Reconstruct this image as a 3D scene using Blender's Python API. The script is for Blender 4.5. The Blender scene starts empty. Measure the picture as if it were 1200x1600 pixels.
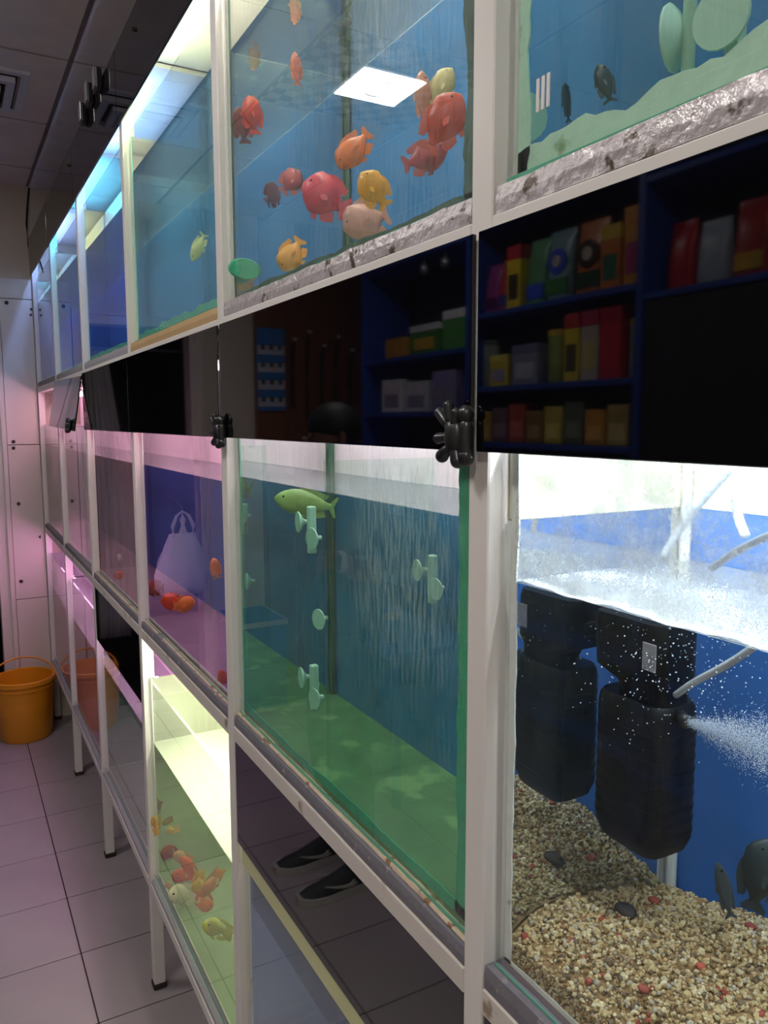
import bpy, bmesh, math, random
import numpy as np
from mathutils import Vector, Matrix

random.seed(7)
rng = np.random.default_rng(11)
scene = bpy.context.scene
COL = scene.collection

# ------------------------------------------------------------------ camera
F_PX, YAW, PITCH, ROLL = 1223.44, math.radians(29.0902), math.radians(6.6239), math.radians(-0.1257)
CAM = Vector((-0.4402, 0.0, 1.6552))
FW = Vector((math.sin(YAW) * math.cos(PITCH), math.cos(YAW) * math.cos(PITCH), -math.sin(PITCH)))
RT0 = Vector((math.cos(YAW), -math.sin(YAW), 0.0))
UP0 = RT0.cross(FW)
RT = RT0 * math.cos(ROLL) + UP0 * math.sin(ROLL)
UP = -RT0 * math.sin(ROLL) + UP0 * math.cos(ROLL)
cd = bpy.data.cameras.new('camera')
cd.sensor_fit = 'VERTICAL'; cd.sensor_height = 36.0; cd.lens = F_PX / 1600.0 * 36.0
cd.clip_start = 0.02; cd.clip_end = 60
cam = bpy.data.objects.new('camera', cd); COL.objects.link(cam)
cam.matrix_world = Matrix(((RT.x, UP.x, -FW.x, CAM.x), (RT.y, UP.y, -FW.y, CAM.y), (RT.z, UP.z, -FW.z, CAM.z), (0, 0, 0, 1)))
scene.camera = cam

def at(px, py, X):
    """world point on the plane X = const that is seen at a pixel of the 1200x1600 frame"""
    r = FW + RT * ((px - 600) / F_PX) - UP * ((py - 800) / F_PX)
    return CAM + r * ((X - CAM.x) / r.x)

# ------------------------------------------------------------------ world, exposure
world = bpy.data.worlds.new('world'); scene.world = world
world.use_nodes = True
world.node_tree.nodes['Background'].inputs[0].default_value = (0.75, 0.8, 0.9, 1)
world.node_tree.nodes['Background'].inputs[1].default_value = 0.3
vs = scene.view_settings
vs.view_transform = 'Standard'; vs.look = 'None'; vs.gamma = 1.0; vs.use_curve_mapping = False
vs.exposure = 0.0
scene.cycles.transparent_max_bounces = 40
scene.cycles.max_bounces = 12
scene.cycles.use_denoising = True
LAMP = 70.0        # ceiling downlights
TUBE = 1.0          # multiplier of the lamps in the rack

# ------------------------------------------------------------------ materials
def lin(c):
    return tuple(((v / 12.92) if v <= 0.04045 else ((v + 0.055) / 1.055) ** 2.4) for v in c)
def S(r, g, b):
    return lin((r / 255.0, g / 255.0, b / 255.0)) + (1.0,)

class NT:
    def __init__(s, name):
        s.m = bpy.data.materials.new(name); s.m.use_nodes = True
        s.t = s.m.node_tree; s.t.nodes.clear()
        s.out = s.t.nodes.new('ShaderNodeOutputMaterial')
    def n(s, kind, **kw):
        x = s.t.nodes.new(kind)
        for k, v in kw.items():
            if k.startswith('i_'):
                x.inputs[k[2:].replace('_', ' ')].default_value = v
            elif k.startswith('p_'):
                x.inputs[int(k[2:])].default_value = v
            else:
                setattr(x, k, v)
        return x
    def l(s, a, b):
        s.t.links.new(a, b)
    def math(s, op, a, b=None, c=None, clamp=False):
        x = s.n('ShaderNodeMath', operation=op, use_clamp=clamp)
        for i, v in enumerate((a, b, c)):
            if v is None: continue
            if isinstance(v, (int, float)): x.inputs[i].default_value = v
            else: s.l(v, x.inputs[i])
        return x.outputs[0]
    def surf(s, sock):
        s.l(sock, s.out.inputs[0]); return s.m

def plain(name, col, rough=0.5, metal=0.0, var=0.12, scale=12.0, bump=0.0, bscale=60.0, spec=0.5, col2=None, thr=None, coat=0.0, stretch=None, ior=1.5):
    """principled surface with mottled colour; col2 + thr give patches of a second colour"""
    t = NT(name)
    p = t.n('ShaderNodeBsdfPrincipled', i_Roughness=rough, i_Metallic=metal)
    p.inputs['Specular IOR Level'].default_value = spec
    p.inputs['IOR'].default_value = ior
    if coat: p.inputs['Coat Weight'].default_value = coat
    tc = t.n('ShaderNodeTexCoord'); src = tc.outputs['Object']
    if stretch:
        mp = t.n('ShaderNodeMapping'); mp.inputs['Scale'].default_value = stretch
        t.l(src, mp.inputs[0]); src = mp.outputs[0]
    nz = t.n('ShaderNodeTexNoise', i_Scale=scale, i_Detail=4.0); t.l(src, nz.inputs['Vector'])
    mix = t.n('ShaderNodeMix', data_type='RGBA')
    a = tuple(max(0, c * (1 - var)) for c in col[:3]) + (1,)
    b = tuple(min(1, c * (1 + var)) for c in col[:3]) + (1,)
    mix.inputs[6].default_value = a; mix.inputs[7].default_value = b
    t.l(nz.outputs[0], mix.inputs[0]); colour = mix.outputs[2]
    if col2:
        n2 = t.n('ShaderNodeTexNoise', i_Scale=scale * 0.8, i_Detail=6.0); t.l(src, n2.inputs['Vector'])
        rp = t.n('ShaderNodeValToRGB'); rp.color_ramp.elements[0].position = thr; rp.color_ramp.elements[1].position = min(1, thr + 0.06)
        t.l(n2.outputs[0], rp.inputs[0])
        m2 = t.n('ShaderNodeMix', data_type='RGBA'); t.l(rp.outputs[0], m2.inputs[0]); t.l(colour, m2.inputs[6]); m2.inputs[7].default_value = col2
        colour = m2.outputs[2]
    t.l(colour, p.inputs['Base Color'])
    if bump:
        nb = t.n('ShaderNodeTexNoise', i_Scale=bscale, i_Detail=5.0); t.l(src, nb.inputs['Vector'])
        bp = t.n('ShaderNodeBump', i_Strength=bump, i_Distance=0.004); t.l(nb.outputs[0], bp.inputs['Height']); t.l(bp.outputs[0], p.inputs['Normal'])
    return t.surf(p.outputs[0])

def schlick(t, f0, normal=None):
    g = t.n('ShaderNodeNewGeometry')
    d = t.n('ShaderNodeVectorMath', operation='DOT_PRODUCT')
    t.l(g.outputs['Incoming'], d.inputs[0]); t.l(normal if normal else g.outputs['Normal'], d.inputs[1])
    c = t.math('ABSOLUTE', d.outputs['Value'])
    k = t.math('POWER', t.math('SUBTRACT', 1.0, c, clamp=True), 5.0)
    return t.math('MULTIPLY_ADD', k, 1.0 - f0, f0), c, g

def glass(name, tint=(0.93, 0.97, 0.95), f0=0.05, dirt=0.05, dirtcol=(0.8, 0.85, 0.85), rough=0.0, streak=False, mirror=0.0, fade=False, lo=0.42):
    """pane: clear with a tint, mirror-like towards grazing view, thin film of dirt and scratches"""
    t = NT(name)
    f, c, g = schlick(t, f0)
    if mirror: f = t.math('MAXIMUM', f, mirror)
    f = t.math('MULTIPLY', f, t.math('SUBTRACT', 1.0, g.outputs['Backfacing']))
    tr = t.n('ShaderNodeBsdfTransparent'); tr.inputs[0].default_value = tuple(math.sqrt(v) for v in tint) + (1,)
    gl = t.n('ShaderNodeBsdfGlossy', i_Roughness=rough)
    gl.inputs[0].default_value = (1, 1, 1, 1)
    df = t.n('ShaderNodeBsdfDiffuse'); df.inputs[0].default_value = dirtcol + (1,)
    tc = t.n('ShaderNodeTexCoord')
    mp = t.n('ShaderNodeMapping'); mp.inputs['Scale'].default_value = (1, 9, 1.2) if streak else (1, 1, 1)
    t.l(tc.outputs['Object'], mp.inputs[0])
    nz = t.n('ShaderNodeTexNoise', i_Scale=20.0, i_Detail=10.0, i_Roughness=0.8); t.l(mp.outputs[0], nz.inputs['Vector'])
    rp = t.n('ShaderNodeValToRGB'); rp.color_ramp.elements[0].position = lo; rp.color_ramp.elements[1].position = 0.85
    t.l(nz.outputs[0], rp.inputs[0])
    df_f = t.math('MULTIPLY', rp.outputs[0], dirt)
    if fade:        # the film thins out towards its rim
        sp = t.n('ShaderNodeSeparateXYZ'); t.l(tc.outputs['Generated'], sp.inputs[0])
        a = t.math('MULTIPLY', sp.outputs[1], t.math('SUBTRACT', 1.0, sp.outputs[1])); b = t.math('MULTIPLY', sp.outputs[2], t.math('SUBTRACT', 1.0, sp.outputs[2]))
        df_f = t.math('MULTIPLY', df_f, t.math('MULTIPLY', t.math('MULTIPLY', a, b), 14.0, clamp=True))
    m1 = t.n('ShaderNodeMixShader'); t.l(df_f, m1.inputs[0]); t.l(tr.outputs[0], m1.inputs[1]); t.l(df.outputs[0], m1.inputs[2])
    m2 = t.n('ShaderNodeMixShader'); t.l(f, m2.inputs[0]); t.l(m1.outputs[0], m2.inputs[1]); t.l(gl.outputs[0], m2.inputs[2])
    return t.surf(m2.outputs[0])

def water_top(name, tint, ripple=0.15, scale=25.0, milk=0.05, milkcol=(0.8, 0.85, 0.85)):
    t = NT(name)
    tc = t.n('ShaderNodeTexCoord')
    nb = t.n('ShaderNodeTexNoise', i_Scale=scale, i_Detail=3.0); t.l(tc.outputs['Object'], nb.inputs['Vector'])
    bp = t.n('ShaderNodeBump', i_Strength=ripple, i_Distance=0.01); t.l(nb.outputs[0], bp.inputs['Height'])
    f, c, g = schlick(t, 0.02)
    tir = t.math('MULTIPLY', g.outputs['Backfacing'], t.math('LESS_THAN', c, 0.64))
    f = t.math('MAXIMUM', f, t.math('MULTIPLY', tir, 0.92))
    tr = t.n('ShaderNodeBsdfTransparent'); tr.inputs[0].default_value = tint + (1,)
    gl = t.n('ShaderNodeBsdfGlossy', i_Roughness=0.03); t.l(bp.outputs[0], gl.inputs['Normal'])
    df = t.n('ShaderNodeBsdfDiffuse'); df.inputs[0].default_value = milkcol + (1,)
    m1 = t.n('ShaderNodeMixShader'); m1.inputs[0].default_value = milk; t.l(tr.outputs[0], m1.inputs[1]); t.l(df.outputs[0], m1.inputs[2])
    m2 = t.n('ShaderNodeMixShader'); t.l(f, m2.inputs[0]); t.l(m1.outputs[0], m2.inputs[1]); t.l(gl.outputs[0], m2.inputs[2])
    return t.surf(m2.outputs[0])

def clear(name, tint):
    t = NT(name)
    tr = t.n('ShaderNodeBsdfTransparent'); tr.inputs[0].default_value = tuple(math.sqrt(v) for v in tint) + (1,)
    return t.surf(tr.outputs[0])

def emit(name, col, strength):
    t = NT(name)
    e = t.n('ShaderNodeEmission'); e.inputs[0].default_value = col + (1,); e.inputs[1].default_value = strength
    return t.surf(e.outputs[0])

def tinted(name, rough=0.5, var=0.25, scale=30.0, trans=0.0, spec=0.4, subs=0.0):
    """one material for many things: the colour comes from each object's own colour"""
    t = NT(name)
    oi = t.n('ShaderNodeObjectInfo'); tc = t.n('ShaderNodeTexCoord')
    nz = t.n('ShaderNodeTexNoise', i_Scale=scale, i_Detail=3.0); t.l(tc.outputs['Object'], nz.inputs['Vector'])
    mr = t.n('ShaderNodeMapRange'); mr.inputs[3].default_value = 1 - var; mr.inputs[4].default_value = 1 + var; t.l(nz.outputs[0], mr.inputs[0])
    mx = t.n('ShaderNodeMix', data_type='RGBA', blend_type='MULTIPLY'); mx.inputs[0].default_value = 1.0
    t.l(oi.outputs['Color'], mx.inputs[6]); t.l(mr.outputs[0], mx.inputs[7])
    p = t.n('ShaderNodeBsdfPrincipled', i_Roughness=rough); t.l(mx.outputs[2], p.inputs['Base Color'])
    p.inputs['Specular IOR Level'].default_value = spec
    if trans:
        tl = t.n('ShaderNodeBsdfTranslucent'); t.l(mx.outputs[2], tl.inputs[0])
        ms = t.n('ShaderNodeMixShader'); ms.inputs[0].default_value = trans; t.l(p.outputs[0], ms.inputs[1]); t.l(tl.outputs[0], ms.inputs[2])
        return t.surf(ms.outputs[0])
    return t.surf(p.outputs[0])

M = {}
M['tile'] = plain('floor_tile', S(154, 143, 147), 0.35, var=0.10, scale=5, bump=0.05, bscale=30)
M['grout'] = plain('grout', S(52, 38, 44), 0.9)
M['ceil'] = plain('ceiling_tile', S(212, 200, 196), 0.9, var=0.14, scale=9, bump=0.3, bscale=120)
M['ceilgap'] = plain('ceiling_gap', S(120, 104, 104), 0.9)
M['wall'] = plain('wall_paint', S(205, 195, 178), 0.8, var=0.06, scale=4, bump=0.1)
M['board'] = plain('white_board', S(208, 197, 188), 0.55, var=0.07, scale=6, bump=0.06, stretch=(1, 1, 0.3))
M['wood'] = plain('wood_panel', S(120, 72, 40), 0.5, var=0.25, scale=7, stretch=(8, 8, 0.6))
M['darkroom'] = plain('dark_room', S(42, 36, 34), 0.8)
M['white'] = plain('white_steel', S(226, 220, 216), 0.45, var=0.03, scale=8, spec=0.4)
M['grime'] = plain('white_steel_grimy', S(214, 205, 198), 0.5, var=0.05, scale=22, col2=S(150, 130, 112), thr=0.63)
M['foot'] = plain('rusty_foot', S(52, 42, 34), 0.9)
M['silver'] = plain('peeling_silver_paint', S(196, 188, 190), 0.35, metal=0.3, var=0.2, scale=55, bump=1.0, bscale=70, col2=S(92, 78, 66), thr=0.60)
M['tan'] = plain('tan_wood', S(190, 158, 112), 0.6, var=0.15, scale=20, stretch=(3, 1, 3))
M['foam'] = plain('grey_foam', S(118, 114, 122), 0.9, var=0.16, scale=60, bump=0.25, bscale=220, col2=S(160, 152, 148), thr=0.62)
M['foamlt'] = plain('light_grey_foam', S(150, 146, 152), 0.9, var=0.12, scale=60, bump=0.25, bscale=200)
M['bead'] = plain('tan_bead', S(200, 180, 158), 0.7, var=0.25, scale=60, bump=0.6, bscale=150, col2=S(140, 104, 76), thr=0.58)
M['shelf'] = plain('shelf_board', S(196, 190, 186), 0.7)
M['black'] = plain('black_acrylic', S(7, 7, 10), 0.032, var=0.05, spec=0.5, ior=1.52)
M['plastic'] = plain('black_plastic', S(30, 31, 33), 0.32, var=0.1, spec=0.6)
M['filter'] = plain('black_filter', S(13, 15, 18), 0.45, var=0.25, scale=40, bump=0.1, bscale=200, spec=0.3)
M['blue'] = plain('blue_back', S(66, 126, 182), 0.6, var=0.10, scale=6)
M['blue2'] = plain('deep_blue_back', S(52, 106, 178), 0.6, var=0.08, scale=6)
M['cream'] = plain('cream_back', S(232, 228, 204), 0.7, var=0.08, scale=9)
M['lilac'] = plain('pale_back', S(226, 214, 220), 0.7, var=0.06, scale=9)
M['sil_green'] = plain('green_silicone', S(70, 168, 130), 0.45, var=0.28, scale=30, bump=0.3)
M['sil_pale'] = plain('pale_silicone', S(176, 214, 190), 0.45, var=0.2, scale=25, bump=0.3, col2=S(110, 150, 100), thr=0.62)
M['sil_dark'] = plain('dark_algae_silicone', S(40, 82, 62), 0.5, var=0.5, scale=25, bump=0.3)
M['sil_teal'] = plain('teal_silicone', S(96, 190, 172), 0.45, var=0.25, scale=40, bump=0.3)
M['sil_white'] = plain('white_silicone', S(222, 224, 218), 0.5, var=0.15, scale=40, bump=0.4, col2=S(120, 112, 96), thr=0.68)
M['algae'] = plain('algae_floor', S(112, 132, 92), 0.8, var=0.45, scale=14, col2=S(158, 166, 116), thr=0.54)
M['palefloor'] = plain('pale_tank_floor', S(150, 165, 140), 0.8, var=0.2, scale=14)
M['dimfloor'] = plain('dim_tank_floor', S(150, 132, 138), 0.8, var=0.2, scale=14)
M['steel'] = plain('grey_blue_back', S(128, 138, 166), .7, var=.08)
M['rim'] = plain('cream_strip', S(206, 208, 158), .5, var=.06)
M['edge'] = plain('glass_edge', S(96, 168, 140), 0.15, var=0.2, scale=20)
M['sucker'] = plain('pale_rubber', S(186, 216, 196), 0.5, var=0.1)
M['bucket'] = plain('yellow_plastic', S(214, 140, 24), 0.4, var=0.12, scale=10, spec=0.5)
M['blue_shelf'] = plain('blue_shelf', S(30, 70, 160), 0.5, var=0.06)
M['dark_cab'] = plain('dark_cabinet', S(38, 30, 30), 0.6)
M['product'] = tinted('product_print', 0.35, 0.3, 22)
M['fish'] = tinted('fish_skin', 0.35, 0.35, 45, trans=0.15, spec=0.5)
M['eye'] = plain('fish_eye', S(16, 14, 14), 0.1, spec=0.8)
M['tubing'] = glass('clear_tubing', (0.80, 0.86, 0.86), f0=0.10, dirt=0.75, dirtcol=(0.75, 0.8, 0.8))
M['bubble'] = plain('bubbles', S(214, 226, 238), 0.3, var=0.05)
M['metal'] = plain('grey_metal', S(150, 150, 156), 0.35, metal=0.8)
M['rust'] = plain('dark_screw', S(60, 46, 42), 0.6, metal=0.3)
M['vent'] = plain('vent_white', S(196, 196, 206), 0.5, var=0.04)
M['cable'] = plain('black_cable', S(22, 20, 20), 0.5)
M['bag'] = plain('white_plastic_bag', S(226, 222, 230), 0.35, var=0.08, scale=8, bump=0.5, bscale=18)
M['skin'] = plain('skin', S(122, 82, 62), 0.5, var=0.08)
M['shirt'] = plain('dark_shirt', S(34, 36, 44), 0.9, var=0.15)
M['trouser'] = plain('dark_trousers', S(26, 26, 30), 0.9)
M['hair'] = plain('black_hair', S(18, 15, 14), 0.6)
M['shoe'] = plain('black_shoe', S(36, 38, 42), 0.7, bump=0.2, bscale=300)
M['sole'] = plain('grey_sole', S(176, 172, 168), 0.7)

# ------------------------------------------------------------------ mesh helpers
ORG = {}
class MB:
    def __init__(s): s.v = []; s.f = []; s.mi = []
    def add(s, vs, fs, mi=0):
        o = len(s.v); s.v += [tuple(v) for v in vs]; s.f += [tuple(i + o for i in f) for f in fs]; s.mi += [mi] * len(fs); return s
    def box(s, x0, x1, y0, y1, z0, z1, mi=0):
        vs = [(x, y, z) for x in (x0, x1) for y in (y0, y1) for z in (z0, z1)]
        fs = [(0, 1, 3, 2), (4, 6, 7, 5), (0, 4, 5, 1), (2, 3, 7, 6), (0, 2, 6, 4), (1, 5, 7, 3)]
        return s.add(vs, fs, mi)
    def bbox(s, x0, x1, y0, y1, z0, z1, b=0.003, seg=2, mi=0):
        bm = bmesh.new(); bmesh.ops.create_cube(bm, size=1.0)
        for v in bm.verts:
            v.co = Vector(((x0 + x1) / 2 + v.co.x * (x1 - x0), (y0 + y1) / 2 + v.co.y * (y1 - y0), (z0 + z1) / 2 + v.co.z * (z1 - z0)))
        bmesh.ops.bevel(bm, geom=bm.edges[:], offset=b, segments=seg, affect='EDGES', profile=0.5)
        bm.verts.index_update()
        s.add([v.co[:] for v in bm.verts], [[v.index for v in f.verts] for f in bm.faces], mi); bm.free(); return s
    def ring_loft(s, rings, cap=True, mi=0, closed=True):
        n = len(rings[0]); vs = [p for r in rings for p in r]; fs = []
        for i in range(len(rings) - 1):
            for j in range(n if closed else n - 1):
                k = (j + 1) % n
                fs.append((i * n + j, i * n + k, (i + 1) * n + k, (i + 1) * n + j))
        if cap:
            fs.append(tuple(range(n - 1, -1, -1))); fs.append(tuple((len(rings) - 1) * n + j for j in range(n)))
        return s.add(vs, fs, mi)
    def tube(s, pts, r, seg=8, mi=0):
        pts = [Vector(p) for p in pts]; rings = []
        rr = r if isinstance(r, (list, tuple)) else [r] * len(pts)
        ref = Vector((0, 0, 1))
        for i, p in enumerate(pts):
            d = (pts[min(i + 1, len(pts) - 1)] - pts[max(i - 1, 0)]).normalized()
            a = d.cross(ref)
            if a.length < 1e-3: a = d.cross(Vector((1, 0, 0)))
            a.normalize(); b = d.cross(a)
            rings.append([p + a * (math.cos(2 * math.pi * k / seg) * rr[i]) + b * (math.sin(2 * math.pi * k / seg) * rr[i]) for k in range(seg)])
        return s.ring_loft(rings, True, mi)
    def lathe(s, prof, c, seg=24, axis='Z', mi=0, cap=True):
        rings = []
        for r, h in prof:
            ring = []
            for k in range(seg):
                a = 2 * math.pi * k / seg
                u, v = r * math.cos(a), r * math.sin(a)
                if axis == 'Z': ring.append((c[0] + u, c[1] + v, c[2] + h))
                elif axis == 'X': ring.append((c[0] + h, c[1] + u, c[2] + v))
                else: ring.append((c[0] + v, c[1] + h, c[2] + u))
            rings.append(ring)
        return s.ring_loft(rings, cap, mi)
    def ell(s, c, r, seg=14, rings=8, rot=None, mi=0):
        vs = []; fs = []
        R = rot if rot else Matrix.Identity(3)
        c = Vector(c)
        for i in range(1, rings):
            th = math.pi * i / rings
            for k in range(seg):
                a = 2 * math.pi * k / seg
                vs.append(c + R @ Vector((r[0] * math.sin(th) * math.cos(a), r[1] * math.sin(th) * math.sin(a), r[2] * math.cos(th))))
        t, b = len(vs), len(vs) + 1
        vs += [c + R @ Vector((0, 0, r[2])), c + R @ Vector((0, 0, -r[2]))]
        for i in range(rings - 2):
            for k in range(seg):
                j = (k + 1) % seg
                fs.append((i * seg + k, (i + 1) * seg + k, (i + 1) * seg + j, i * seg + j))
        for k in range(seg):
            j = (k + 1) % seg
            fs.append((t, k, j)); fs.append((b, (rings - 2) * seg + j, (rings - 2) * seg + k))
        return s.add(vs, fs, mi)
    def prism(s, poly, axis, a, b, mi=0):
        """poly in the two other axes, extruded along axis from a to b"""
        def P(u, v, w):
            return {'X': (w, u, v), 'Y': (u, w, v), 'Z': (u, v, w)}[axis]
        n = len(poly)
        vs = [P(u, v, a) for u, v in poly] + [P(u, v, b) for u, v in poly]
        fs = [tuple(range(n - 1, -1, -1)), tuple(range(n, 2 * n))] + [(i, (i + 1) % n, n + (i + 1) % n, n + i) for i in range(n)]
        return s.add(vs, fs, mi)
    def build(s, name, mats, parent=None, smooth=False, rel=True, fix=True):
        o = ORG.get(parent.name, Vector()) if (parent and rel) else Vector()
        me = bpy.data.meshes.new(name)
        me.from_pydata([(v[0] - o.x, v[1] - o.y, v[2] - o.z) for v in s.v], [], s.f)
        if not isinstance(mats, (list, tuple)): mats = [mats]
        for m in mats: me.materials.append(m)
        if len(mats) > 1: me.polygons.foreach_set('material_index', s.mi)
        if fix:
            bm = bmesh.new(); bm.from_mesh(me); bmesh.ops.recalc_face_normals(bm, faces=bm.faces); bm.to_mesh(me); bm.free()
        if smooth:
            me.polygons.foreach_set('use_smooth', [True] * len(me.polygons))
        ob = bpy.data.objects.new(name, me); COL.objects.link(ob)
        if parent:
            ob.parent = parent; ORG[ob.name] = o
        return ob

def smooth_angle(ob, deg=40):
    me = ob.data
    me.polygons.foreach_set('use_smooth', [True] * len(me.polygons))
    me.set_sharp_from_angle(angle=math.radians(deg))
    return ob

def tag(o, label=None, cat=None, group=None, kind=None):
    if label: o['label'] = label
    if cat: o['category'] = cat
    if group: o['group'] = group
    if kind: o['kind'] = kind
    return o

def thing(name, loc, label, cat, group=None):
    e = bpy.data.objects.new(name, None); COL.objects.link(e)
    e.location = loc; e.empty_display_size = 0.05; ORG[e.name] = Vector(loc)
    return tag(e, label, cat, group)

def struct(name, mb, m, **kw):
    return tag(mb.build(name, m, **kw), kind='structure')

def noise1(seed, n, amp, smooth=3):
    r = np.random.default_rng(seed).normal(0, 1, n + smooth * 2)
    k = np.ones(smooth * 2 + 1) / (smooth * 2 + 1)
    return np.convolve(r, k, 'valid')[:n] * amp

# ------------------------------------------------------------------ setting
XL, XR, Y0, Y1, ZC = -2.15, 0.42, -1.35, 4.62, 2.87
fl = struct('floor', MB().box(XL, XR, Y0, Y1, -0.06, -0.0012), M['grout'])
T = 0.3281
tx0, ty0 = -0.1645, 2.1275
tm = None
for i in range(-7, 3):
    for j in range(-11, 8):
        xa, ya = tx0 + i * T, ty0 + j * T
        xb, yb = xa + T, ya + T
        if xb > XR + T - 0.05 or xa < XL - T + 0.05 or ya < Y0 - T + 0.05 or yb > Y1 + T - 0.05: continue
        full = xa >= XL and xb <= XR and ya >= Y0 and yb <= Y1
        if full:
            if tm is None:
                t0 = MB().bbox(0.002, T - 0.002, 0.002, T - 0.002, -0.02, 0, b=0.001, seg=1).build('tile', M['tile'], fl); tm = t0.data; ob = t0
            else:
                ob = bpy.data.objects.new('tile', tm); COL.objects.link(ob); ob.parent = fl
            ob.location = (xa, ya, 0)
        else:
            MB().bbox(max(xa + .002, XL), min(xb - .002, XR), max(ya + .002, Y0), min(yb - .002, Y1), -0.02, 0, b=0.0015, seg=1).build('tile', M['tile'], fl)

ce = struct('ceiling', MB().box(XL, XR, Y0, Y1, ZC + 0.006, ZC + 0.08), M['ceilgap'])
CT = 0.65
cm = None
M['checker'] = None
def checker_mat():
    t = NT('checkered_ceiling_print')
    tc = t.n('ShaderNodeTexCoord'); ck = t.n('ShaderNodeTexChecker', i_Scale=1 / 0.05)
    mp = t.n('ShaderNodeMapping'); mp.inputs['Location'].default_value = (0.011, 0.013, 0.02)
    ck.inputs[1].default_value = S(196, 196, 200); ck.inputs[2].default_value = S(70, 74, 82)
    t.l(tc.outputs['Object'], mp.inputs[0]); t.l(mp.outputs[0], ck.inputs[0])
    p = t.n('ShaderNodeBsdfPrincipled', i_Roughness=0.7); t.l(ck.outputs[0], p.inputs['Base Color'])
    return t.surf(p.outputs[0])
M['checker'] = checker_mat()
for i in range(-4, 1):
    for j in range(-7, 3):
        xa, ya = 0.004 + i * CT, 2.98 + j * CT
        xb, yb = xa + CT, ya + CT
        a, b, c, d = max(xa + .008, XL), min(xb - .008, XR), max(ya + .008, Y0), min(yb - .008, Y1)
        if b - a < 0.05 or d - c < 0.05: continue
        chk = (i in (-2,) and j in (-1,))
        MB().bbox(a, b, c, d, ZC, ZC + 0.02, b=0.002, seg=1).build('ceiling_tile', M['checker'] if chk else M['ceil'], ce)

# wall behind the rack, opposite wall, wall behind the camera
struct('wall_right', MB().box(XR, XR + .1, Y0, Y1, -0.06, ZC + .08), M['wall'])
struct('wall_left', MB().box(XL - .1, XL, Y0, Y1, -0.06, ZC + .08), M['wall'])
struct('wall_back', MB().box(XL - .1, XR + .1, Y0 - .1, Y0, -0.06, ZC + .08), M['wall'])
# far wall with a doorway to a dark room
DX0, DX1, DZ = -0.84, -0.235, 2.19
wf = MB(); wf.box(DX1, XR + .1, Y1, Y1 + .1, -.06, ZC + .08); wf.box(-1.24, DX0, Y1, Y1 + .1, -.06, ZC + .08); wf.box(DX0, DX1, Y1, Y1 + .1, DZ, ZC + .08)
wfar = struct('wall_far', wf, M['wall'])
struct('wall_panelled', MB().box(XL - .1, -1.24, Y1, Y1 + .1, -.06, ZC + .08), M['wood'])
for k in range(5):
    struct('trim_%d' % (10 + k), MB().box(-1.28 - k * 0.19, -1.265 - k * 0.19, Y1 - 0.012, Y1, 0.0, 2.45), M['wood'])
dr = MB(); dr.box(DX0 - .3, DX1 + .3, Y1 + 1.1, Y1 + 1.2, -.06, 2.6); dr.box(DX0 - .35, DX0 - .3, Y1 + .1, Y1 + 1.2, -.06, 2.6); dr.box(DX1 + .3, DX1 + .35, Y1 + .1, Y1 + 1.2, -.06, 2.6); dr.box(DX0 - .35, DX1 + .35, Y1 + .1, Y1 + 1.2, 2.5, 2.6); dr.box(DX0 - .35, DX1 + .35, Y1, Y1 + 1.2, -.08, -.004)
struct('wall_darkroom', dr, M['darkroom'])
# door frame of three moulded boards
df = MB()
for k, (w0, w1, pr) in enumerate(((0.0, 0.022, .030), (0.022, 0.05, .022), (0.05, 0.072, .036))):
    df.box(DX1 + w0, DX1 + w1, Y1 - pr, Y1 + .02, 0, DZ + w1); df.box(DX0 - w1, DX0 - w0, Y1 - pr, Y1 + .02, 0, DZ + w1); df.box(DX0 - w0, DX1 + w0, Y1 - pr, Y1 + .02, DZ + w0, DZ + w1)
struct('trim_1', df, M['board'])
# white boards beside the rack, with screws
bx0, bx1 = DX1 + 0.074, 0.0
for k, (za, zb) in enumerate(((0.0, 0.697), (0.70, 1.532), (1.535, 2.292), (2.295, 2.40))):
    b = MB().bbox(bx0, bx1 - 0.002, Y1 - 0.022, Y1 - .001, za, zb, b=0.002, seg=1)
    o = b.build('white_board', M['board'], wfar)
for (x, z, r) in ((-.126, 2.271, .010), (-.013, 2.216, .006), (-.010, 2.245, .006), (-.130, 1.551, .009), (-.132, 1.517, .009), (-.122, 1.22, .009), (-.131, .798, .010), (-.027, 1.032, .005)):
    MB().lathe([(r, 0), (r, -.004), (r * .6, -.006)], (x, Y1 - .022, z), 10, 'Y').build('screw', M['rust'], wfar)
MB().tube([(-.027, Y1 - .022, 1.032), (-.027, Y1 - .05, 1.030), (-.027, Y1 - .052, 1.045)], .003, 6).build('hook', M['rust'], wfar)

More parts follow.
